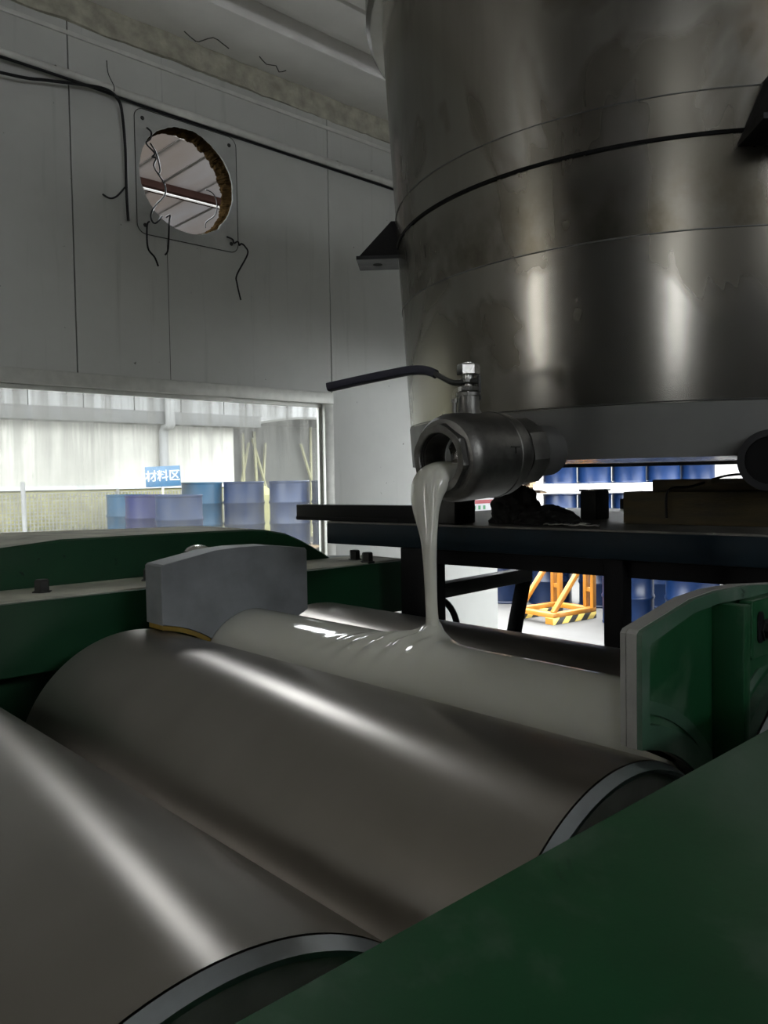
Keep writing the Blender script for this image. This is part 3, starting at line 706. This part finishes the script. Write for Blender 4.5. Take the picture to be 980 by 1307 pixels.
lathe('top_nut', [(0.0, 0.069), (0.0175, 0.069), (0.018, 0.070), (0.018, 0.083), (0.0165, 0.0855), (0, 0.0855)], 'bright_steel', body, vz(stem0), 6, 20, False, 0.2)
lathe('stop_pin', [(0.0035, 0.0), (0.0035, 0.026), (0.0055, 0.026), (0.0055, 0.032), (0, 0.032)], 'cast_steel', body, vz(stem0+Vector((-0.020, 0.012, 0.0))), 12)
# lock clip behind the stem
box('lock_clip', (0.014, -0.006, 0.030), (0.019, 0.006, 0.068), 'dark_steel', body, 0.0015, Matrix.Translation(stem0) @ Matrix.Rotation(math.radians(-40), 4, 'Z'))
# lever: flat bar with plastic sleeve
LD = Vector((-0.5, 0.866, 0)); LS = LD.cross(Vector((0, 0, 1)))
def lever(name, prof, w, t, mat):
    P = catmull([VC*1+LD*l+Vector((0, 0, z)) for l, z in prof], 6); vs, fs = [], []
    K = 10
    for i, p in enumerate(P):
        d = (P[min(i+1, len(P)-1)]-P[max(i-1, 0)]).normalized(); n = LS.cross(d).normalized()
        for k in range(K):
            a = 2*math.pi*k/K; cx, sx = math.cos(a), math.sin(a)
            ex = math.copysign(abs(cx)**0.5, cx); ey = math.copysign(abs(sx)**0.5, sx)
            vs.append(p+LS*w*ex+n*t*ey)
    for i in range(len(P)-1):
        for k in range(K): fs.append((i*K+k, i*K+(k+1) % K, (i+1)*K+(k+1) % K, (i+1)*K+k))
    fs.append(tuple(range(K))); fs.append(tuple(range((len(P)-1)*K, len(P)*K)))
    return raw(name, vs, fs, mat, body, ang=50)
zc = VC.z+1.6
lever('lever_arm', [(-0.016, 1.7515-zc), (0.0, 1.7515-zc), (0.022, 1.7505-zc), (0.036, 1.7565-zc), (0.055, 1.768-zc), (0.066, 1.7715-zc)], 0.013, 0.0042, 'dark_steel')
sl = lever('lever_sleeve', [(0.052, 1.766-zc), (0.068, 1.7725-zc), (0.092, 1.774-zc), (0.130, 1.7695-zc), (0.18, 1.7625-zc), (0.232, 1.7545-zc)], 0.013, 0.0070, 'black_rubber'); sl['label'] = 'black rubber lever sleeve'
# cast mark on the valve side
cm = Matrix.Translation(VO+VD*0.100+Vector((0, -0.0677, 0.002))) @ Matrix.Rotation(math.radians(90), 4, 'X')
box('cast_mark', (-0.010, -0.001, 0.010), (0.012, 0.0015, 0.0115), 'dark_steel', body, 0, Matrix.Translation(VO+VD*0.100+Vector((0, -0.0672, 0.0))))
box('cast_mark', (-0.0008, -0.001, 0.001), (0.0008, 0.0015, 0.010), 'dark_steel', body, 0, Matrix.Translation(VO+VD*0.101+Vector((0, -0.0678, 0.0))))

# ------------------------------------------------------------------ steel platform behind the mill
PO = Vector((1.25, 1.57, 0)); PU = Vector((0.099, -0.995, 0)).normalized(); PV = Vector((0.995, 0.099, 0)).normalized()
PM = Matrix(((PU.x, PV.x, 0, PO.x), (PU.y, PV.y, 0, PO.y), (0, 0, 1, 0), (0, 0, 0, 1)))
# u runs along the front edge, v away from the mill
plat = tag(empty('steel_platform', (1.8, 0.6, 0)), 'dark steel work platform on legs behind the rollers and under the tank', 'platform')
def pbox(name, lo, hi, mat, bev=0.0, parent=plat): return box(name, lo, hi, mat, parent, bev, PM)
pbox('front_beam', (0.0, 0.0, 1.444), (2.2, 0.05, 1.496), 'platform_blue', 0.003)
pbox('lower_rail', (0.24, 0.03, 1.408), (2.2, 0.075, 1.444), 'platform_black')
pbox('rear_beam', (0.0, 0.92, 1.43), (2.2, 0.97, 1.494), 'platform_black')
pbox('side_beam', (0.24, 0.05, 1.40), (0.30, 0.92, 1.492), 'platform_black')
pbox('side_beam', (2.14, 0.05, 1.43), (2.2, 0.92, 1.492), 'platform_black')
pbox('deck_plate', (0.0, 0.004, 1.492), (2.2, 0.97, 1.500), 'platform_top')
pbox('rear_toe_board', (0.35, 0.93, 1.500), (2.2, 0.955, 1.532), 'platform_black')
pbox('leg', (0.24, 0.004, 0.0), (0.315, 0.079, 1.444), 'platform_black', 0.003)
pbox('leg', (0.745, 0.01, 0.0), (0.785, 0.05, 1.444), 'platform_black', 0.003)
pbox('leg', (0.315, 0.90, 0.0), (0.350, 0.94, 1.43), 'platform_black', 0.003)
pbox('leg', (2.12, 0.01, 0.0), (2.17, 0.06, 1.444), 'platform_black', 0.003)
pbox('leg', (2.12, 0.90, 0.0), (2.17, 0.95, 1.43), 'platform_black', 0.003)
def pp(u, v, z): return PM @ Vector((u, v, z))
bar_between('cross_bar', pp(0.278, 0.075, 1.335), pp(0.278, 0.50, 1.335), 0.035, 0.035, 'dark_steel', plat, 0.002)
bar_between('diagonal_brace', pp(0.278, 0.485, 1.330), pp(0.278, 0.06, 0.20), 0.030, 0.030, 'platform_black', plat, 0.002, (0, 1, 0))
bar_between('hanger', pp(0.278, 0.485, 1.30), pp(0.278, 0.485, 1.41), 0.022, 0.022, 'platform_black', plat, 0.002, (0, 1, 0))
fixpar(plat)
# things lying on the platform
ub = box('steel_channel', (-0.125, 0.012, 1.5005), (0.285, 0.060, 1.5405), 'platform_black', None, 0.002, PM); tag(ub, 'black steel channel jutting past the platform end in front of window', 'steel bar')
box('web_lip', (-0.125, 0.0105, 1.503), (0.285, 0.0122, 1.510), 'platform_black', ub, 0, PM)
bk = box('iron_block', (0.287, 0.010, 1.5005), (0.395, 0.09, 1.576), 'dark_steel', None, 0.004, PM); tag(bk, 'black iron block on the platform right behind the falling stream', 'block')
tm1 = tag(box('timber_beam', (0.70, 0.195, 1.5005), (1.75, 0.31, 1.568), 'timber_dark', None, 0.003, PM), 'thick dark brown timber beam lying on the platform under the tank', 'timber')
tm2 = tag(box('timber_plank', (0.735, 0.262, 1.5685), (1.70, 0.385, 1.5925), 'timber_dark', None, 0.003, PM), 'thinner dark plank resting on top of the timber beam', 'plank')
box('spacer', (0.90, 0.315, 1.5005), (1.68, 0.38, 1.568), 'timber_dark', tm2, 0, PM)
for k, (u, v) in enumerate(((1.25, 0.50), (1.10, 0.76))):
    w = tag(box('support_block', (u, v, 1.5005), (u+0.16, v+0.14, 1.6295), 'timber_dark', None, 0.004, PM), ('squared timber block carrying the tank, nearer the mill', 'squared timber block carrying the tank, at the platform rear')[k], 'block')
def heap(name, cx, cy, z0, pts, rad, seed):
    """crumpled cloth heap from overlapping lumps"""
    bm = bmesh.new(); bmesh.ops.create_icosphere(bm, subdivisions=5, radius=1.0)
    for v in bm.verts:
        d = v.co.normalized(); a = math.atan2(d.y, d.x)
        r = rad[0]*abs(math.cos(a))**2+rad[1]*abs(math.sin(a))**2
        n1 = noise.noise((d.x*1.6+seed, d.y*1.6, d.z*1.6)); n2 = noise.noise((d.x*5, d.y*5+seed, d.z*5)); n3 = noise.noise((d.x*13, d.y*13, d.z*13+seed))
        k = 1+0.32*n1+0.16*n2+0.06*n3
        z = max(-0.02, d.z)*rad[2]*k
        v.co = Vector((d.x*rad[0]*k, d.y*rad[1]*k, z))
    bmesh.ops.transform(bm, matrix=PM @ Matrix.Translation((cx, cy, z0)), verts=bm.verts)
    return frombm(name, bm, 'rag_black', None, smooth=True)
r1 = tag(heap('rag_heap', 0.474, 0.13, 1.5015, None, (0.064, 0.055, 0.074), 3.1), 'taller crumpled black rag heap on the platform beneath the valve', 'rag')
r2 = tag(heap('rag_heap', 0.560, 0.12, 1.5015, None, (0.080, 0.060, 0.036), 8.3), 'low flat black rag heap between the taller heap and the timber', 'rag')
sb = tag(box('small_steel_box', (0.545, 0.30, 1.5005), (0.585, 0.37, 1.568), 'dark_steel', None, 0.003, PM), 'small upright steel box behind the rags on the platform', 'box')
box('box_lit_top', (0.543, 0.298, 1.568), (0.587, 0.372, 1.572), 'bright_steel', sb, 0.001, PM)  # bright plate painting the light on top of the box
for k, (u, v, a, w, l) in enumerate(((0.62, 0.055, 0.3, 0.018, 0.05), (0.655, 0.10, -0.5, 0.014, 0.04), (0.685, 0.05, 0.1, 0.016, 0.06))):
    vs, fs = [], []
    for i in range(9):
        for j in range(3):
            vs.append(PM @ (Matrix.Translation((u, v, 1.5015)) @ Matrix.Rotation(a, 4, 'Z') @ Vector((l*(i/8-0.5), w*(j/2-0.5), 0.004+0.004*noise.noise((i*0.6, j*0.9, k*3.3))))))
    for i in range(8):
        for j in range(2): fs.append((i*3+j, i*3+j+1, (i+1)*3+j+1, (i+1)*3+j))
    o = raw('paper_scrap', vs, fs, 'paper', None, smooth=True)
    sm = o.modifiers.new('thick', 'SOLIDIFY'); sm.thickness = 0.0012
    tag(o, ('pale paper scrap next to the low rag heap', 'middle pale scrap between rag heap and timber beam', 'pale scrap nearest the timber beam end')[k], 'scrap', 'paper scraps on the platform')
wr = tag(tube('tie_wire', [pp(0.80, 0.18, 1.515), pp(0.80, 0.19, 1.571), pp(0.83, 0.24, 1.578), pp(0.88, 0.30, 1.599), pp(0.96, 0.33, 1.601), pp(1.08, 0.33, 1.597)], 0.0025, 'black_paint', None, 6), 'thin black wire looped over the timber beam and plank', 'wire')

# ------------------------------------------------------------------ things fixed to the window wall
cd = tag(tube('wall_conduit', [(-3.4, WY-0.02, 3.379), (0.5, WY-0.02, 3.377), (4.2, WY-0.02, 3.366)], 0.0185, 'conduit_white', None, 14, 8), 'long off-white conduit pipe running along the upper wall', 'pipe')
lathe('coupling', [(0.0215, -0.04), (0.0215, 0.04)], 'conduit_white', cd, axis_mtx((1.38, WY-0.02, 3.377), (1, 0, 0)), 16)
for x in (0.6, 1.62, 2.9):
    lathe('pipe_clip', [(0.0205, -0.007), (0.0205, 0.007)], 'frame_alu', cd, axis_mtx((x, WY-0.02, 3.374), (1, 0, 0)), 16)
tag(tube('black_cable', [(-1.0, WY-0.05, 3.20), (0.4, WY-0.05, 3.235), (1.11, WY-0.045, 3.282), (1.30, WY-0.045, 3.312), (1.466, WY-0.045, 3.345), (1.56, WY-0.045, 3.354), (1.61, WY-0.045, 3.325), (1.628, WY-0.04, 3.27), (1.638, WY-0.04, 3.119), (1.643, WY-0.03, 2.911), (1.647, WY-0.03, 2.803)], 0.0065, 'black_paint', None, 8), 'thick black cable sagging below the conduit and hanging down the wall', 'cable')
tag(tube('cable_tail', [(1.54, WY-0.006, 2.905), (1.57, WY-0.012, 2.892), (1.60, WY-0.02, 2.905), (1.636, WY-0.03, 2.95)], 0.004, 'black_paint', None, 6), 'short black cable stub branching from the hanging cable', 'cable')
tag(tube('black_cable', [(-1.0, WY-0.035, 3.348), (0.8, WY-0.035, 3.350), (1.35, WY-0.035, 3.351), (1.56, WY-0.030, 3.349), (1.75, WY-0.010, 3.351), (2.4, WY-0.007, 3.349), (4.2, WY-0.007, 3.340)], 0.006, 'black_paint', None, 8), 'straight black cable under the white conduit, drawn as its shadow line', 'cable')  # right part is tucked behind the pipe to stand in for its shadow
tag(tube('nail_wire', [(1.575, WY-0.012, 3.50), (1.577, WY-0.02, 3.44), (1.592, WY-0.04, 3.385), (1.592, WY-0.042, 3.36)], 0.002, 'black_paint', None, 5), 'thin wire tie rising above the conduit near the cable bend', 'wire')
WIRES = {
 'kinked black wire twisting down inside the upper left of the round hole': [(1.756, 3.256), (1.776, 3.238), (1.77, 3.205), (1.75, 3.18), (1.79, 3.146), (1.777, 3.125), (1.797, 3.124), (1.785, 3.086), (1.808, 3.05)],
 'long wavy black wire crossing the left side of the round hole': [(1.773, 3.189), (1.8, 3.145), (1.816, 3.077), (1.81, 3.051), (1.837, 3.012), (1.836, 2.963), (1.787, 2.904), (1.763, 2.857), (1.769, 2.827), (1.788, 2.824), (1.82, 2.862)],
 'leftmost short wire hanging below the round hole': [(1.757, 2.825), (1.742, 2.801), (1.743, 2.702), (1.776, 2.663), (1.793, 2.624)],
 'straight short wire with hooked top hanging below the hole': [(1.843, 2.863), (1.861, 2.874), (1.855, 2.835), (1.846, 2.714), (1.83, 2.684)],
 'long twisted wire dangling from the lower right plate corner': [(2.173, 2.836), (2.203, 2.827), (2.211, 2.81), (2.233, 2.822), (2.242, 2.805), (2.255, 2.815), (2.277, 2.804), (2.29, 2.768), (2.224, 2.655), (2.223, 2.61), (2.243, 2.53)],
 'thin wire curling inside the lower right of the round hole': [(2.06, 3.043), (2.097, 3.03), (2.117, 2.991), (2.107, 2.93), (2.055, 2.883), (2.05, 2.853)]}
for k, (lb, pts) in enumerate(WIRES.items()):
    tag(tube('loose_wire', [(x, WY-0.022+(0.006 if i in (0,) else 0), z) for i, (x, z) in enumerate(pts)], 0.0042 if k < 5 else 0.0028, 'black_paint', None, 6), lb, 'wire', 'loose wires at the wall hole')
po = box('safety_poster', (3.82, WY-0.006, 1.37), (4.288, WY-0.0005, 1.60), 'poster_white'); tag(po, 'white safety poster with red band and round icons on wall by doorway', 'poster')
box('poster_header', (3.82, WY-0.0072, 1.548), (4.288, WY-0.006, 1.60), 'poster_blue', po)
box('poster_band', (3.86, WY-0.0072, 1.434), (4.26, WY-0.006, 1.460), 'poster_red', po)
for x in (4.04, 4.098, 4.156): lathe('poster_icon', [(0, 0), (0.019, 0), (0.019, 0.0014)], 'poster_blue', po, axis_mtx((x, WY-0.006, 1.487), (0, -1, 0)), 20)
for x in (4.05, 4.10, 4.15): box('poster_figure', (x-0.012, WY-0.0072, 1.395), (x+0.012, WY-0.006, 1.422), 'poster_green', po)

# ------------------------------------------------------------------ the yard outside
struct(box('yard_ground', (-6, 3.58, -0.12), (30, 30, -0.02), 'yard_concrete'))
struct(box('added_shade_roof', (4.38, -4.1, 2.62), (11.5, 3.58, 2.72), 'eave_grey'))  # unseen roof, added to keep sky light off the wall by the doorway
struct(box('yard_apron', (4.38, -8, -0.12), (30, 3.58, -0.02), 'yard_concrete'))
def drum_mesh(name, mat, r=0.28, h=0.88):
    prof = [(0, 0.01), (r-0.012, 0.01), (r-0.004, 0.0), (r, 0.006), (r, 0.02), (r-0.006, 0.03)]
    for zc in (0.30, 0.59):
        prof += [(r-0.006, zc-0.03), (r+0.004, zc-0.012), (r+0.006, zc), (r+0.004, zc+0.012), (r-0.006, zc+0.03)]
    prof += [(r-0.006, h-0.03), (r, h-0.02), (r, h-0.004), (r-0.004, h), (r-0.012, h-0.004), (r-0.014, h-0.02), (0, h-0.02)]
    o = lathe(name, prof, mat, None, None, 40, 30)
    return o.data, o
DRUM = {}
def drum(mat, x, y, z, label, group, rot=0.0):
    if mat not in DRUM:
        me, o = drum_mesh('oil_drum', mat); DRUM[mat] = me
    else:
        o = bpy.data.objects.new('oil_drum', DRUM[mat]); COL.objects.link(o)
    o.location = (x, y, z); o.rotation_euler = (0, 0, rot); tag(o, label, 'drum', group)
    b = bpy.data.objects.new('bung', BUNG); COL.objects.link(b); b.parent = o; b.location = (0.17, 0.05, 0.86)
    return o
_b = lathe('bung', [(0.03, 0), (0.03, 0.014), (0, 0.014)], 'dark_steel', None, None, 12); BUNG = _b.data; bpy.data.objects.remove(_b)
# row beside the yellow stillage
near = [('drum_dark', 8.28, 6.62, 'dark blue drum leftmost in the row beyond the doorway'), ('drum_dark', 8.55, 6.10, 'dark blue drum directly behind the yellow stillage'), ('drum_blue', 7.93, 4.62, 'blue drum standing right of the yellow stillage by the platform leg'),
        ('drum_blue', 8.22, 4.02, 'blue drum second to the right of the yellow stillage'), ('drum_faded', 8.75, 3.62, 'faded blue drum third right of the stillage above the green dam'), ('drum_dark', 8.80, 5.50, 'dark blue drum behind the right post of the stillage'), ('drum_faded', 9.24, 4.94, 'faded blue drum at the back in the gap right of the platform leg')]
for m_, x, y, lb in near: drum(m_, x, y, -0.02, lb, 'drums by the yellow stillage', x)
far = [(11.19, 7.77), (11.61, 7.38), (12.04, 6.99), (12.46, 6.60), (12.88, 6.21)]
nm = ['leftmost', 'second from left', 'middle', 'fourth from left', 'rightmost']
for k, (x, y) in enumerate(far):
    drum('drum_blue', x, y, 0.45, f'{nm[k]} blue drum in the lower tier of the far stack', 'drums in the far two-tier stack', k)
    drum('drum_blue', x, y, 1.50, f'{nm[k]} blue drum in the upper tier of the far stack', 'drums in the far two-tier stack', k*1.7)
FD = Vector((0.735, -0.678, 0)); FN = Vector((0.678, 0.735, 0))
FM = Matrix(((FD.x, FN.x, 0, 11.19), (FD.y, FN.y, 0, 7.77), (0, 0, 1, 0), (0, 0, 0, 1)))
struct(box('storage_dock', (-1.6, -0.6, -0.02), (3.2, 0.9, 0.30), 'yard_concrete', None, 0, FM))
for z, lb in ((0.30, 'wooden pallet under the far two-tier drum stack'), (1.352, 'wooden pallet between the two tiers of far drums')):
    p = tag(empty('long_pallet', FM @ Vector((0, 0, z))), lb, 'pallet', 'pallets of the far drum stack')
    for v in (-0.25, -0.08, 0.08, 0.25): box('deck_board', (-0.40, v-0.06, z+0.12), (2.7, v+0.06, z+0.145), 'wood_pale', p, 0, FM)
    for u in (-0.34, 0.6, 1.6, 2.6): box('bearer', (u-0.05, -0.31, z), (u+0.05, 0.31, z+0.12), 'wood_pale', p, 0, FM)
    keep(p)
# crumpled plastic sheet hanging over the pallet edge
vs, fs = [], []
nu, nv = 90, 10
for i in range(nu+1):
    u = -0.52+2.6*i/nu
    for j in range(nv+1):
        t = j/nv
        if t < 0.4: v, z = -0.05-0.30*t/0.4, 1.502
        else: v, z = -0.352-0.035*noise.noise((u*6, t*3, 0))-0.02, 1.502-(t-0.4)/0.6*(0.12+0.05*noise.noise((u*3.3, 0, 5)))
        vs.append(FM @ Vector((u, v-0.012*noise.noise((u*16, t*4, 2)), z-0.004)))
for i in range(nu):
    for j in range(nv): fs.append((i*(nv+1)+j, i*(nv+1)+j+1, (i+1)*(nv+1)+j+1, (i+1)*(nv+1)+j))
o = raw('plastic_sheet', vs, fs, 'plastic_film', None, smooth=True); o.modifiers.new('thick', 'SOLIDIFY').thickness = 0.004
tag(o, 'crumpled white plastic sheet hanging between the drum tiers', 'sheet')
# brown cartons and pallets left of the far drums
for k, (u, w, z0, h, m_, lb) in enumerate(((-1.02, 0.55, 0.32, 1.15, 'carton_brown', 'brown carton stack at the bottom left of far drums'), (-0.98, 0.55, 1.62, 0.62, 'carton_brown', 'brown carton on the pallet left of the far upper drums'))):
    c = tag(box('carton', (u, -0.3, z0-0.02), (u+w, 0.3, z0+h-0.02), m_, None, 0.006, FM), lb, 'carton')
    for q in (0.33, 0.66): box('tape', (u-0.002, -0.302, z0+h*q-0.03), (u+w+0.002, -0.3, z0+h*q), 'wood_pale', c, 0, FM)
p = tag(empty('wooden_pallet', FM @ Vector((-0.75, 0, 1.451))), 'pale wooden pallet between the two brown cartons', 'pallet')
for v in (-0.28, 0.0, 0.28): box('deck_board', (-1.15, v-0.08, 1.571), (-0.46, v+0.08, 1.599), 'wood_pale', p, 0, FM)
for v in (-0.28, 0.0, 0.28): box('deck_board', (-1.15, v-0.08, 1.451), (-0.46, v+0.08, 1.476), 'wood_pale', p, 0, FM)
for u in (-1.09, -0.78, -0.52): box('bearer', (u-0.05, -0.34, 1.476), (u+0.05, 0.34, 1.571), 'wood_pale', p, 0, FM)
keep(p)
# yellow stillage
rk = tag(empty('yellow_stillage', (7.5, 5.4, -0.02)), 'orange-yellow steel stillage with hazard striped foot on yard floor', 'rack')
ra = math.radians(-7); RM = Matrix.Translation((7.23, 5.12, -0.02)) @ Matrix.Rotation(ra, 4, 'Z')
def rbox(name, lo, hi, mat='safety_orange', parent=rk): return box(name, lo, hi, mat, parent, 0.004, RM)
for v in (0.0, 0.50): 
    s_ = box('skid', (0.0, v, 0.0), (0.72, v+0.12, 0.075), 'hazard_stripe', rk, 0.003, RM)
    box('skid_cap', (-0.004, v+0.004, 0.004), (0.0, v+0.116, 0.070), 'safety_orange', s_, 0, RM)
rbox('base_bar', (0.0, 0.0, 0.076), (0.10, 0.62, 0.125)); rbox('base_bar', (0.62, 0.0, 0.076), (0.72, 0.62, 0.125))
rbox('base_bar', (0.10, 0.0, 0.076), (0.62, 0.08, 0.125)); rbox('base_bar', (0.10, 0.54, 0.076), (0.62, 0.62, 0.125))
for v in (0.0, 0.50):
    rbox('post', (0.66, v, 0.125), (0.72, v+0.045, 1.05)); rbox('post', (0.66, v+0.10, 0.125), (0.72, v+0.145, 1.05))
    for z in (0.30, 0.56, 0.85): rbox('rung', (0.665, v+0.045, z), (0.715, v+0.10, z+0.05))
    a_, b_ = RM @ Vector((0.67, v+0.06, 0.75)), RM @ Vector((0.06, v+0.06, 0.12))
    bar_between('brace', a_, b_, 0.05, 0.05, 'safety_orange', rk, 0.003)
rbox('base_bar', (0.68, 0.06, 0.93), (0.71, 0.60, 0.99))
fixpar(rk)
# white wall closing the far side of the yard
struct(box('wall_yard', (18.0, -6, -0.1), (18.3, 24, 5.0), 'yard_wall_white'))

# --- beyond the window: dock, drums, sign, fence, opposite building
struct(box('loading_dock', (3.2, 8.2, -0.02), (7.6, 10.75, 0.59), 'yard_concrete'))
PAL = [(5.61, 9.79), (6.04, 9.40), (6.50, 8.97), (6.93, 8.57)]
plb = ['pallet under the faded drum by the blue sign', 'pallet under the violet-grey drum in the window', 'pallet under the blue drum near the window edge', 'pallet under the rightmost window drum']
for k, (x, y) in enumerate(PAL):
    p = tag(empty('drum_pallet', (x, y, 0.59)), plb[k], 'pallet', 'pallets on the dock outside the window')
    pm = Matrix.Translation((x, y, 0)) @ Matrix.Rotation(math.radians(-42.7), 4, 'Z')
    for v in (-0.2, 0.0, 0.2): box('deck_board', (-0.285, v-0.085, 0.715), (0.285, v+0.085, 0.74), 'wood_pale', p, 0, pm)
    for u in (-0.24, 0.0, 0.24): box('bearer', (u-0.04, -0.285, 0.59), (u+0.04, 0.285, 0.715), 'wood_pale', p, 0, pm)
    keep(p)
for (m_, x, y, z, lb) in (('drum_cyan', 5.61, 9.79, 0.74, 'light blue drum right of the blue sign outside the window'), ('drum_faded', 6.04, 9.40, 0.74, 'grey-violet drum in the middle of the taller window row'), ('drum_blue', 6.50, 8.97, 0.74, 'blue drum near the right edge of the window'), ('drum_dark', 6.93, 8.57, 0.74, 'drum cut off by the right window frame'),
                          ('drum_cyan', 4.80, 10.38, 0.59, 'cyan drum leftmost outside the window'), ('drum_violet', 4.66, 9.50, 0.59, 'violet-blue drum below the blue sign'), ('drum_faded', 4.65, 8.66, 0.59, 'grey faded drum between violet drum and taller row')):
    drum(m_, x, y, z, lb, 'drums on the dock outside the window', x*2)
sg = tag(empty('area_sign', (4.995, 9.72, 0.59)), 'blue sign with white Chinese characters above the drums outside the window', 'sign')
SM = Matrix.Translation((4.995, 9.72, 1.705)) @ Matrix.Rotation(math.radians(-42.7), 4, 'Z') @ Matrix.Rotation(math.radians(90), 4, 'X') @ Matrix.Rotation(math.radians(2.0), 4, 'Z')
box('board', (-0.232, -0.135, -0.008), (0.232, 0.135, 0.006), 'sign_blue', sg, 0.003, SM)
text_mesh('lettering', '\u6750\u6599\u533a', 0.155, 'sign_white', sg, SM @ Matrix.Translation((0, 0.0, 0.007)), 0.0015)
tube('post', [(5.0, 9.74, 0.59), (5.0, 9.74, 1.60)], 0.014, 'frame_alu', sg, 8, 0)
keep(sg)
bd = tag(empty('opposite_building', (2.0, 12.0, 1.5)), 'long white rendered building with grey eaves seen through the window', 'building')
box('wall', (-8, 12.0, 1.57), (7.52, 12.4, 2.62), 'render_white', bd)
box('plinth', (-8, 11.97, 1.54), (7.54, 12.4, 1.60), 'sign_white', bd)
box('eave', (-8, 11.7, 2.56), (7.9, 12.4, 2.76), 'eave_grey', bd, 0.01)
for k in range(20): box('roof_sheet', (-8+0.8*k, 11.75, 2.76), (-8+0.8*k+0.785, 12.3, 5.3), 'siding_grey', bd, 0.01)
tube('downpipe', [(6.13, 11.64, 4.4), (6.13, 11.64, 2.75), (6.15, 11.68, 2.55), (6.15, 11.9, 2.45), (6.15, 11.9, 1.6)], 0.075, 'siding_grey', bd, 10, 3)
box('foundation', (-8, 12.05, -0.02), (7.5, 12.4, 1.55), 'soil', bd)
keep(bd)
bk2 = struct(prism('embankment', [(11.2, -0.02), (12.04, -0.02), (12.04, 1.54), (11.7, 1.38), (11.35, 0.6)], -8, 8.2, 'soil', None, 'X'))
# wire mesh fence, too fine to count
bm = bmesh.new()
for k in range(160): box_bm(bm, (-1.0+0.05*k-0.007, 11.10, 0.2), (-1.0+0.05*k+0.007, 11.107, 1.50))
for k in range(27): box_bm(bm, (-1.0, 11.107, 0.2+0.05*k-0.006), (7.0, 11.114, 0.2+0.05*k+0.006))
fe = frombm('wire_mesh', bm, 'net_wire'); 
ft = tag(empty('mesh_fence', (3, 11.1, -0.02)), 'grey wire mesh fence at lower left outside the window', 'fence')
fe.parent = ft; fe.matrix_parent_inverse = Matrix.Translation((-3, -11.1, 0.02)); fe['kind'] = 'stuff'
for x in (-1.0, 1.0, 3.0, 5.0, 7.0):
    o = tube('fence_post', [(x, 11.13, -0.02), (x, 11.13, 1.55)], 0.025, 'net_wire', ft, 8, 0); o.matrix_parent_inverse = Matrix.Translation((-3, -11.1, 0.02))
wp = tag(tube('white_stake', [(3.62, 10.9, -0.02), (3.60, 10.9, 1.66)], 0.03, 'siding_grey', None, 8, 0), 'white marker stake in front of the mesh fence', 'stake')
vs, fs = [], []
for k in range(2600):
    x = random.uniform(2.6, 6.2); t = random.random(); y = 11.21+0.24*t; z = 0.6*(y-11.2)/0.15 if y < 11.35 else 0.6+(y-11.35)*2.23; z -= 0.03
    L = random.uniform(0.10, 0.30); a = random.uniform(0, 6.28); w = random.uniform(0.012, 0.03); lean = random.uniform(0.1, 0.6)
    dx, dy = math.cos(a), math.sin(a); b = len(vs)
    vs += [(x-dy*w, y+dx*w, z), (x+dy*w, y-dx*w, z), (x+dx*L*lean*0.5+dy*w, y+dy*L*lean*0.5-dx*w, z+L*0.6), (x+dx*L*lean*0.5-dy*w, y+dy*L*lean*0.5+dx*w, z+L*0.6), (x+dx*L*lean, y+dy*L*lean, z+L)]
    fs += [(b, b+1, b+2, b+3), (b+3, b+2, b+4)]
me = bpy.data.meshes.new('weeds'); me.from_pydata(vs, [], fs); wd = link('weeds', me, 'weeds'); wd['kind'] = 'stuff'; wd['label'] = 'yellow-green weeds growing behind the mesh fence'; wd['category'] = 'weeds'
# tarpaulin shelter with bamboo poles to the right of the white building
tp = tag(empty('tarpaulin_shelter', (10.5, 15, 0)), 'grey tarpaulin shelter with arched roof and bamboo poles beyond the window', 'shelter')
vs, fs = [], []
for i in range(25):
    a = i/24; x = 8.2+5.6*a; z = 2.55+0.50*math.sin(math.pi*a)
    vs += [(x, 14.2, z), (x, 18.0, z), (x, 14.2, z-0.05), (x, 18.0, z-0.05)]
for i in range(24):
    a, b = i*4, (i+1)*4; fs += [(a, a+1, b+1, b), (a+2, a+3, b+3, b+2), (a, a+2, b+2, b), (a+1, a+3, b+3, b+1)]
raw('tarpaulin_roof', vs, fs, 'tarp_grey', tp)
box('tarpaulin_side', (8.0, 15.2, 0), (14.0, 15.25, 2.9), 'tarp_grey', tp)
for (x0, z0, x1, z1) in ((9.65, 1.0, 9.7, 2.7), (10.0, 1.0, 10.0, 2.75), (10.05, 0.3, 10.3, 2.5), (9.3, 0.3, 9.85, 2.5), (10.5, 0.6, 9.95, 2.6), (11.5, 0.3, 11.6, 2.9), (11.8, 0.8, 11.3, 2.5)):
    tube('bamboo_pole', [(x0, 15.0, z0), (x1, 15.1, z1)], 0.035, 'bamboo', tp, 6, 0)
keep(tp)
struct(box('wall_yard_rear', (-8, 21, -0.1), (18, 21.3, 6.5), 'siding_grey'))
# canopy over the passage, seen through the round hole
cn = tag(empty('yard_canopy', (4.5, 8.5, 5.2)), 'pale corrugated canopy with brown purlin seen through the round hole', 'canopy')
x = 2.4
for k in range(6):
    box('canopy_sheet', (x, 7.6, 5.2+0.012*(k % 2)), (x+0.93, 11.74, 5.225+0.012*(k % 2)), 'canopy_sheet', cn)
    for q in (0.31,): box('sheet_rib', (x+q+0.1, 7.6, 5.192), (x+q+0.14, 11.74, 5.2), 'canopy_sheet', cn)
    x += 0.9
for y in (8.85, 11.1):
    pu = box('purlin', (2.2, y-0.10, 5.09), (8.0, y-0.03, 5.17), 'purlin_brown', cn); box('purlin_web', (2.2, y-0.03, 5.078), (8.0, y+0.01, 5.17), 'purlin_light', pu); box('purlin_flange', (2.2, y+0.01, 5.09), (8.0, y+0.08, 5.17), 'purlin_brown', pu)
keep(cn)
